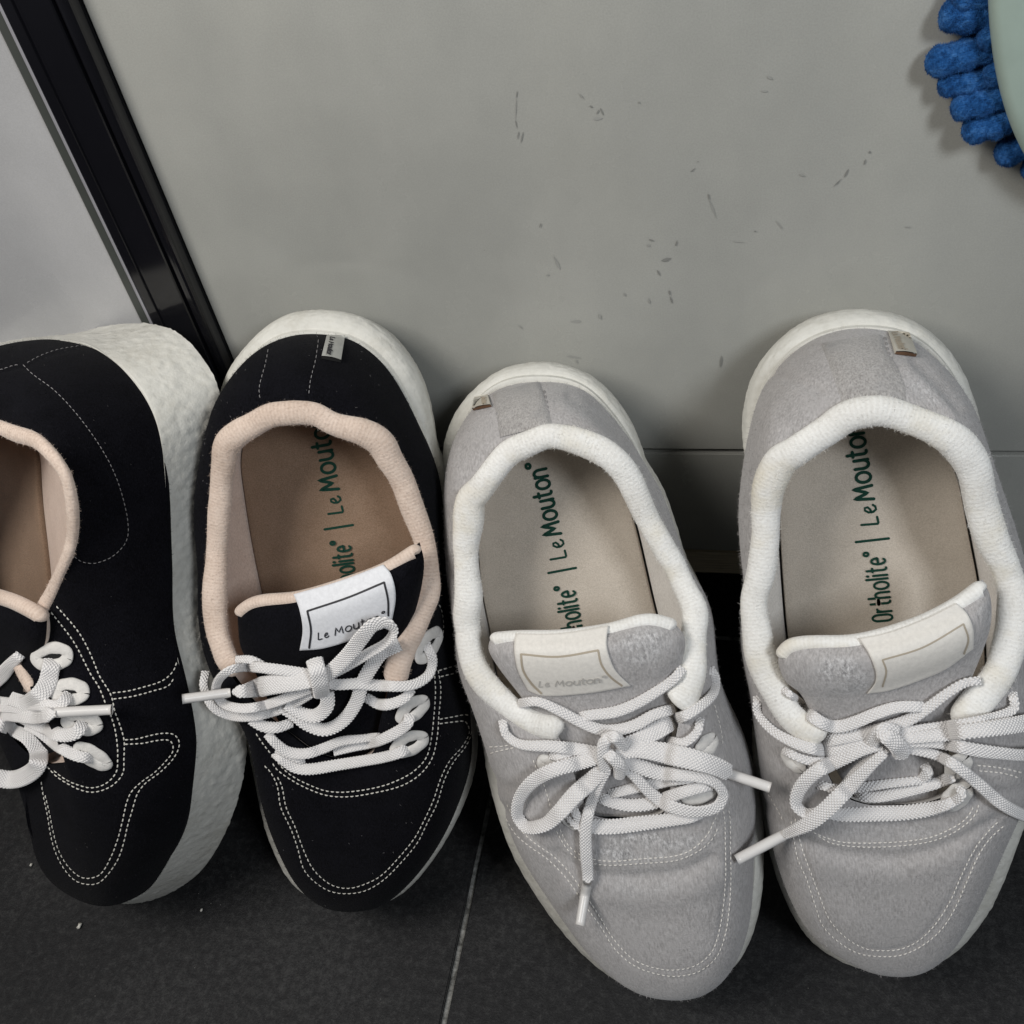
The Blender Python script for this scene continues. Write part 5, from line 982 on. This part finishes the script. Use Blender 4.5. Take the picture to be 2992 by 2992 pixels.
# ---- grey shoe, right
D4 = dict(GREY, name='sneaker', seed=4, group='pair of light grey sneakers', label='light grey wool sneaker at the right, its bow loops running out of the picture',
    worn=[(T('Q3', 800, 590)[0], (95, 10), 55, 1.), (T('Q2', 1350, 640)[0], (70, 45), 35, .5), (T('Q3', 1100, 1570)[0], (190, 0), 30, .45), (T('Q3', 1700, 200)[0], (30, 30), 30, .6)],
    toe=(2620, 2851), heel=(2511, 900), toe_z=.017, roll=2, m_frame=M_INKB, m_ltext=M_INKS, rc=.0050,
    OL=T('SR', 2530, 960, 2488, 962, 2418, 976, 2353, 1004, 2302, 1041, 2255, 1092, 2227, 1139, 2208, 1204, 2195, 1269, 2182, 1335, 2172, 1400, 2160, 1470, 2156, 1540, 2156, 1600, 2164, 1660, 2166, 1720, 2160, 1780, 2157, 1840, 2168, 1924, 2185, 2003, 2190, 2060, 2196, 2119, 2212, 2212, 2230, 2306, 2247, 2399, 2272, 2520, 2312, 2625, 2360, 2712, 2420, 2773, 2488, 2820, 2554, 2847, 2620, 2851),
    OR=T('SR', 2530, 960, 2590, 963, 2651, 976, 2712, 1013, 2758, 1060, 2800, 1111, 2837, 1176, 2862, 1230, 2890, 1300, 2920, 1380, 2950, 1469, 2970, 1549, 2984, 1605, 2996, 1700, 3003, 1800, 3010, 1900, 3025, 2000, 3040, 2100, 3040, 2200, 3020, 2290, 2983, 2390, 2930, 2530, 2885, 2632, 2838, 2706, 2772, 2782, 2700, 2828, 2655, 2848, 2620, 2851),
    SL=T('SR', 2520, 900, 2418, 911, 2353, 936, 2292, 976, 2246, 1022, 2208, 1074, 2185, 1129, 2171, 1195, 2167, 1260, 2173, 1316, 2185, 1370, 2187, 1450, 2187, 1550, 2188, 1660, 2190, 1780, 2195, 1900, 2200, 2003, 2200, 2119, 2198, 2212, 2213, 2306, 2232, 2399, 2257, 2524, 2298, 2631, 2348, 2721, 2413, 2779, 2488, 2813, 2554, 2834, 2620, 2840),
    SR=T('SR', 2520, 900, 2604, 913, 2674, 938, 2744, 990, 2791, 1046, 2819, 1097, 2839, 1148, 2858, 1210, 2872, 1290, 2890, 1380, 2920, 1480, 2950, 1600, 2970, 1700, 2985, 1800, 3000, 1900, 3020, 2000, 3045, 2100, 3055, 2190, 3035, 2290, 2996, 2392, 2943, 2540, 2902, 2635, 2850, 2712, 2784, 2785, 2702, 2820, 2620, 2840),
    splitL=(2196, 2119), splitR=(3035, 2080),
    nO=[[.001, .001, .006, .014, .014], [.010, .004, .003, .010], [.010, .003, .003, .008], [.012, .014, .010, .002, .001]], nC=HN,
    CL=T('Q2', 1010, 750, 880, 770, 790, 812, 690, 885, 580, 960, 490, 1015, 415, 1050, 375, 1110, 345, 1220, 330, 1370, 318, 1530, 300, 1680, 268, 1820) + T('Q3', 235, 100, 245, 280, 275, 450, 325, 600, 385, 710, 465, 830, 560, 930, 615, 985),
    CTL=T('Q3', 615, 985, 690, 1180, 780, 1330, 950, 1405, 1130, 1410), CTR=T('Q3', 1130, 1410, 1330, 1395, 1470, 1330, 1500, 1150, 1530, 840),
    CR=T('Q2', 1010, 750, 1100, 762, 1200, 798, 1300, 840, 1400, 885, 1500, 940, 1560, 1010, 1615, 1110, 1650, 1250, 1690, 1400, 1740, 1570, 1800, 1700, 1850, 1830) + T('Q3', 1870, 100, 1865, 280, 1830, 420, 1780, 560, 1700, 680, 1610, 780, 1530, 840),
    I=[T('SR', 2540, 1150, 2430, 1180, 2330, 1260, 2285, 1370, 2272, 1480, 2275, 1591, 2285, 1740, 2297, 1872, 2320, 2000), T('SR', 2320, 2000, 2420, 2180, 2580, 2260), T('SR', 2580, 2260, 2780, 2180, 2885, 1990), T('SR', 2885, 1990, 2880, 1850, 2861, 1688, 2842, 1591, 2825, 1500, 2800, 1380, 2740, 1270, 2650, 1180, 2540, 1150)],
    tongue=[(T('Q3', 392, 480, 480, 395, 880, 375, 1250, 272, 1510, 145, 1690, 15), (.050, .004)), (T('Q3', 395, 565, 550, 525, 900, 500, 1300, 400, 1560, 280, 1740, 130), (.051, .006)),
            (T('Q3', 440, 665, 600, 655, 920, 620, 1300, 520, 1560, 420, 1745, 280), (.050, .005)), (T('Q3', 530, 740, 700, 750, 950, 715, 1300, 610, 1550, 510, 1710, 420), (.047, .003)),
            (T('Q3', 600, 870, 780, 880, 1000, 860, 1250, 800, 1450, 720, 1620, 640), (.043, .003)), (T('Q3', 680, 1060, 820, 1060, 1000, 1050, 1200, 1020, 1350, 980, 1500, 940), (.040, .002)),
            (T('Q3', 780, 1260, 900, 1260, 1030, 1255, 1180, 1240, 1320, 1220, 1460, 1200), (.037, .002)), (T('Q3', 880, 1395, 970, 1395, 1070, 1390, 1180, 1385, 1290, 1375, 1400, 1360), (.034, .001))],
    label_sides=(T('Q3', 893, 356, 955, 445, 1000, 560, 998, 630, 945, 703), T('Q3', 1510, 135, 1575, 200, 1615, 300, 1615, 420)),
    label_quad=(T('Q3', 893, 356, 1080, 318, 1300, 238, 1510, 135), T('Q3', 945, 703, 1080, 685, 1300, 612, 1450, 545, 1615, 420)),
    label_frame=[T('Q3', 1045, 490, 1300, 410, 1552, 265), T('Q3', 1045, 490, 1068, 560, 1045, 655), T('Q3', 1552, 265, 1582, 360, 1555, 450)], frame_w=5,
    print=[(list('Ortholite') + ['R'], (2608, 1812), (2583, 1600), (-42, 4), 7), (['|'], (2582, 1577), (2580, 1560), (-44, 5), 7.5), (['L', 'E'], (2567, 1531), (2558, 1464), (-37, 5), 7), (list('Mouton') + ['R'], (2554, 1457), (2515, 1205), (-42, 6), 9.5)],
    eyelets=[((2800, 2235), (16, -22), (12, 8)), ((2795, 2325), (26, -26), (10, 12)), ((2320, 2220), (18, 20), (-8, 8))],
    strip=(T('Q2', 660, 336, 705, 450, 750, 580, 800, 730), T('Q2', 1042, 280, 1072, 380, 1135, 470, 1185, 590, 1195, 700)),
    sculpt=[(T('Q3', 560, 1640, 750, 1710, 1000, 1742, 1250, 1725, 1500, 1640, 1750, 1500), 13, -.0014), (T('Q3', 650, 1800, 900, 1840, 1200, 1830, 1500, 1750), 26, .0009), (T('Q3', 620, 1580, 750, 1635, 900, 1648, 1050, 1648, 1200, 1638, 1350, 1612, 1480, 1560), 7, .0005),
            (T('Q3', 250, 1350, 380, 1450, 470, 1600), 10, -.0008), (T('Q2', 350, 520, 500, 560, 640, 620), 12, -.0007), (T('Q2', 1250, 420, 1400, 560, 1520, 720), 12, -.0009), (T('Q2', 1210, 480, 1350, 620, 1480, 780), 14, .0008),
            (T('TC', 1122, 45, 1180, 200, 1235, 360, 1325, 440, 1440, 465, 1565, 430, 1680, 290, 1765, 110), 6, -.0004), (T('Q3', 1600, 1400, 1750, 1330, 1900, 1310), 12, -.0008)],
    stitch=dict(g=[T('Q3', 610, 1570, 680, 1600, 780, 1630, 900, 1637, 1050, 1635, 1200, 1625, 1350, 1600, 1450, 1560, 1550, 1500, 1600, 1440, 1625, 1380), T('Q3', 640, 1592, 720, 1635, 830, 1655, 1000, 1662, 1200, 1650, 1330, 1630, 1450, 1590, 1560, 1525, 1630, 1450, 1650, 1390),
        T('Q3', 1640, 1150, 1780, 1165, 1930, 1200), T('Q3', 1650, 1185, 1800, 1200, 1930, 1240), T('Q3', 250, 1230, 330, 1330, 400, 1450, 430, 1520),
        T('TC', 1108, 0, 1115, 50, 1130, 130, 1160, 200, 1190, 290, 1220, 370, 1280, 430, 1350, 468, 1430, 478, 1500, 472, 1570, 440, 1640, 380, 1690, 300, 1730, 210, 1770, 120, 1810, 60, 1870, 5),
        T('TC', 1122, -10, 1130, 40, 1150, 110, 1180, 190, 1210, 270, 1245, 350, 1300, 410, 1370, 450, 1440, 457, 1500, 450, 1560, 420, 1620, 360, 1670, 280, 1710, 190, 1755, 100, 1800, 40, 1850, -10)],
        d=[T('Q2', 712, 400, 730, 460, 770, 560, 800, 690), T('Q2', 1058, 290, 1085, 400, 1125, 470, 1160, 560, 1160, 670)]),
    tab=dict(quad=[T('Q2', 1075, 255)[0], T('Q2', 1208, 265)[0], T('Q2', 1250, 420)[0], T('Q2', 1118, 403)[0]], mat=M_TABC, ink=M_INKB, brown=True, text=(T('Q2', 1103, 262)[0], T('Q2', 1160, 388)[0], (13, -3))),
    laces=[dict(pts=T('Q3', 1500, 1370, 1440, 1400, 1300, 1432, 1150, 1450, 1000, 1455, 850, 1460, 730, 1455, 650, 1420), w=[30, 44, 46, 44, 34], lift=.002, dip=(.002, .003)),
        dict(pts=T('Q3', 1530, 1290, 1540, 1340, 1490, 1380), w=[26, 28, 26], lift=.002, dip=(.002, .002)),
        dict(pts=T('Q3', 1480, 1225, 1380, 1262, 1250, 1298, 1120, 1330, 1000, 1350, 880, 1345), w=[30, 36, 36, 32], lift=.003, dip=(.002, .003)),
        dict(pts=T('Q3', 1290, 1245, 1180, 1255, 1050, 1270, 900, 1290, 760, 1300, 640, 1270), w=[26, 30, 30, 28], lift=.0022, dip=(.002, .003)),
        dict(pts=T('Q3', 1310, 1150, 1330, 1190, 1290, 1240), w=[30, 32, 26], lift=.0022, dip=(.002, .002)),
        dict(pts=T('Q3', 430, 680, 510, 745, 600, 840, 700, 900, 790, 905, 900, 870, 1020, 820, 1150, 785, 1320, 785), w=[22, 28, 38, 40, 34], lift=.0035, dip=(.003, .003)),
        dict(pts=T('Q3', 1650, 620, 1560, 635, 1450, 700, 1330, 790, 1220, 860, 1100, 905, 950, 945, 800, 975, 680, 1000), w=[26, 32, 38, 42, 38], lift=.0042, dip=(.002, .003)),
        dict(pts=T('Q3', 258, 725, 262, 820, 340, 920, 470, 1000, 620, 1048, 760, 1045, 900, 1010, 1040, 985), w=[24, 28, 36, 42, 44, 38], lift=[.003, .004, .005, .007], dip=(.003, 0)),
        dict(pts=T('Q3', 430, 1060, 540, 1110, 660, 1130, 780, 1100), w=[24, 32, 28], lift=.003, dip=(.003, .002)),
        dict(pts=T('Q3', 1860, 700, 1870, 790, 1780, 840, 1600, 880, 1450, 905, 1300, 925, 1150, 950, 1060, 980), w=[26, 30, 32, 34, 34], lift=[.003, .005, .006, .008], dip=(.003, 0)),
        dict(pts=T('Q3', 1090, 990, 1250, 975, 1400, 960, 1600, 935, 1800, 910, 1950, 885, 2100, 870, 2180, 930, 2120, 1040, 1950, 1085, 1780, 1075, 1600, 1050, 1400, 1005, 1200, 1000, 1080, 1000), w=[36, 44, 48, 50, 44, 36, 40, 44, 42, 38], lift=[.009, .010, .011, .011, .010, .009, .009, .009], twist=[0, 10, 0, 0, 20, 30, 10, 0], air=1),
        dict(pts=T('Q3', 1180, 1050, 1290, 1065, 1400, 1095, 1520, 1165, 1650, 1270, 1790, 1390, 1932, 1465, 2060, 1500), w=[28, 34, 38, 40, 38, 36], lift=[.009, .008, .007, .006, .005]),
        dict(pts=T('Q3', 1040, 1020, 920, 1050, 820, 1095, 680, 1160, 580, 1230, 515, 1320, 505, 1400, 560, 1450, 640, 1440, 730, 1360, 840, 1240, 950, 1130, 1060, 1040), w=[36, 42, 44, 42, 42, 40, 36, 34, 36, 40, 36], lift=[.008, .008, .008, .007, .006, .005, .006, .007, .008], twist=[0, 0, 0, 15, 40, 50, 20, 0]),
        dict(pts=T('Q3', 1060, 1070, 980, 1140, 890, 1230, 790, 1330, 690, 1430, 580, 1515, 500, 1555, 430, 1585), w=[30, 38, 46, 50, 48, 38, 30], lift=[.010, .0105, .0105, .010, .009, .008], taper=(0, 5), twist=[0, 0, 0]),
        dict(pts=T('Q3', 1030, 910, 1060, 960, 1110, 1000, 1150, 1050, 1160, 1090), w=[46, 52, 52, 46], lift=[.009, .0135, .0135, .009], th=.0018),
        dict(pts=T('Q3', 980, 1010, 1020, 950, 1070, 920, 1130, 930), w=[40, 44, 36], lift=[.008, .012, .009], th=.0016)],
)
def x4(s, b): s.aglet(b, T('Q3', 440, 1580)[0], T('Q3', 130, 1745)[0], r=.0020, lift=.006)
D4['extra'] = x4

for D in (D1, D2, D3, D4):
    Shoe(D).build()

# ------------------------------------------------------------------ duster head, top right
def chenille_mat():
    t = NT('blue_chenille'); v = t.coord('Object'); n1 = t.noise(v, 900, 4, .7); n2 = t.noise(v, 220, 3, .6)
    c = t.ramp(t.math('ADD', t.math('MULTIPLY', n1, .5), t.math('MULTIPLY', n2, .5)), (.38, (.008, .045, .15)), (.5, (.020, .10, .30)), (.64, (.06, .19, .46)))
    t.l(c, t.b.inputs['Base Color']); t.l(t.bump(n1, .9, .0012), t.b.inputs['Normal']); P(t.b, Roughness=.95, Sheen_Weight=.15, Sheen_Tint=(.3, .5, 1, 1)); t.b.inputs['Specular IOR Level'].default_value = .05
    return t.m
M_CHEN = chenille_mat(); M_MINT = simple('mint_plastic', (.34, .42, .37), .5, None, .4)
mc = on_y(np.array([(3180, -60)]), YW - .02)[0]
mop = tag(empty('duster_head', mc), 'blue chenille duster with a pale mint plate, top right corner', 'duster')
th = np.linspace(0, 2 * math.pi, 96, endpoint=False); rings = []
for (sc, yy) in ((.02, -.0185), (.6, -.0182), (.90, -.0176), (.975, -.0163), (1.0, -.0142), (1.0, -.0115), (.98, -.010), (.6, -.010), (.02, -.010)):
    pr = np.array([3180, -60]) + sc * np.stack([290 * np.sign(np.cos(th)) * np.abs(np.cos(th)) ** .92, 640 * np.sign(np.sin(th)) * np.abs(np.sin(th)) ** .92], -1)
    q = on_y(pr, YW - .014); q[:, 1] = YW + yy; rings.append(q)
Vr = np.stack(rings, 1); mesh('plate', Vr.reshape(-1, 3) - mc, quads(96, len(rings), wrap_u=True), M_MINT, mop)
rr = np.random.RandomState(5)
def strand(p0, p1, rpx, y=YW - .019, bend=0):
    a = on_y(np.array([p0, p1], float), y); dz = (a - CAMP) @ CAMF; r = rpx * 1.18 / F * dz.mean()
    mid = (a[0] + a[1]) / 2 + np.array([0, 0, -bend]); c = resample(np.array([a[0], mid, a[1]]), n=46)
    L_ = np.linalg.norm(a[1] - a[0]); s_ = np.linspace(0, L_, 46); R_ = np.sqrt(np.clip(r * r - (np.clip(s_ - (L_ - r), 0, None)) ** 2, 1e-9, None)) 
    R_ *= (1 + .05 * np.sin(s_ * 900 + rr.uniform(0, 6)))
    Vt, qt, _ = tube(c, R_, 40, Uref=np.array([0, -1., 0]))
    Vt3 = Vt.reshape(46, 40, 3); cc = c[:, None]; d = 0
    for _ in range(50):
        k = rr.normal(0, 1, 3); k *= rr.uniform(900, 3200) / np.linalg.norm(k); d = d + np.sin(Vt3 @ k + rr.uniform(0, 6.3))
    dirv = Vt3 - cc; dirv /= np.linalg.norm(dirv, axis=2, keepdims=True) + 1e-9
    Vt3 = Vt3 + dirv * (.00009 * d / 3 + .0001)[..., None]
    so = mesh('strand', Vt3.reshape(-1, 3) - mc, qt.tolist() + [tuple(range(45 * 40, 46 * 40))], M_CHEN, mop)
    cnt = 5200; ii = rr.randint(0, 45, cnt); jj = rr.randint(0, 40, cnt); pc = Vt3[ii, jj] * .5 + Vt3[ii + 1, (jj + 1) % 40] * .5; dr = dirv[ii, jj] + rr.normal(0, .55, (cnt, 3)); dr /= np.linalg.norm(dr, axis=1, keepdims=True)
    ln = rr.uniform(.0003, .0010, (cnt, 1)); sd = np.cross(dr, rr.normal(0, 1, (cnt, 3))); sd /= np.linalg.norm(sd, axis=1, keepdims=True); sd *= .00006
    tri = np.stack([pc - sd, pc + sd, pc + dr * ln], 1).reshape(-1, 3) - mc; tag(mesh('pile', tri, np.arange(cnt * 3).reshape(-1, 3), M_CHEN, so, smooth_=False), kind='stuff')
    return so
for p0, p1, r in (((2960, -45), (2775, -10), 44), ((2960, 20), (2742, 46), 40), ((2975, 100), (2700, 192), 38), ((2970, 215), (2738, 246), 32), ((3000, 250), (2775, 322), 34), ((3010, 320), (2808, 388), 34), ((3040, 390), (2905, 462), 33), ((3080, 440), (2990, 520), 32), ((3000, 60), (2850, 120), 34), ((3000, 170), (2870, 225), 34), ((3000, 290), (2880, 330), 30)):
    strand(p0, p1, r, y=YW - .0052 - (.0025 if r in (34,) else 0), bend=.0008)
gv, gf = [], []
for i in range(260):
    x, y = rr.uniform(-.33, .12), rr.uniform(.08, .34); r = rr.choice([.00012, .00018, .0003], p=[.6, .3, .1]); a0 = rr.uniform(0, 6.3); b = len(gv)
    for a in (0, 1.6, 3.1, 4.7): gv.append((x + r * math.cos(a + a0) * rr.uniform(.6, 1.8), y + r * math.sin(a + a0), .0001))
    gv.append((x, y, .0001 + r)); gf += [(b, b + 1, b + 4), (b + 1, b + 2, b + 4), (b + 2, b + 3, b + 4), (b + 3, b, b + 4)]
tag(mesh('grit', gv, gf, simple('floor_grit', (.16, .155, .145), .9), None, smooth_=False), label='fine pale grit scattered over the dark tiles', cat='grit', kind='stuff')
# small crumbs on the tiles
tags = []
for (p, r) in (((233, 2706), .0011), ((590, 2660), .0006), ((92, 2528), .0006)):
    c = on_z(np.array([p], float), .0008)[0]; Vc = [c * 0 + np.array([r * math.cos(a) * (1.3 if i % 2 else .8), r * 1.6 * math.sin(a), .0004 * (1 + i % 2)]) for i, a in enumerate(np.linspace(0, 2 * math.pi, 8, endpoint=False))]
    Vc = np.vstack([np.array(Vc), [[0, 0, .0014]], [[0, 0, -.0008]]]); Fc = [(i, (i + 1) % 8, 8) for i in range(8)] + [((i + 1) % 8, i, 9) for i in range(8)]
    o = mesh('crumb', Vc, Fc, M_THREADW); o.location = c
    tag(o, ('largest pale crumb on the dark tile below the rolled black shoe', 'tiny pale fibre on the tile right of the rolled shoe toe', 'tiny pale crumb on the tile at the left edge')[len(tags)], 'crumb'); tags.append(o)
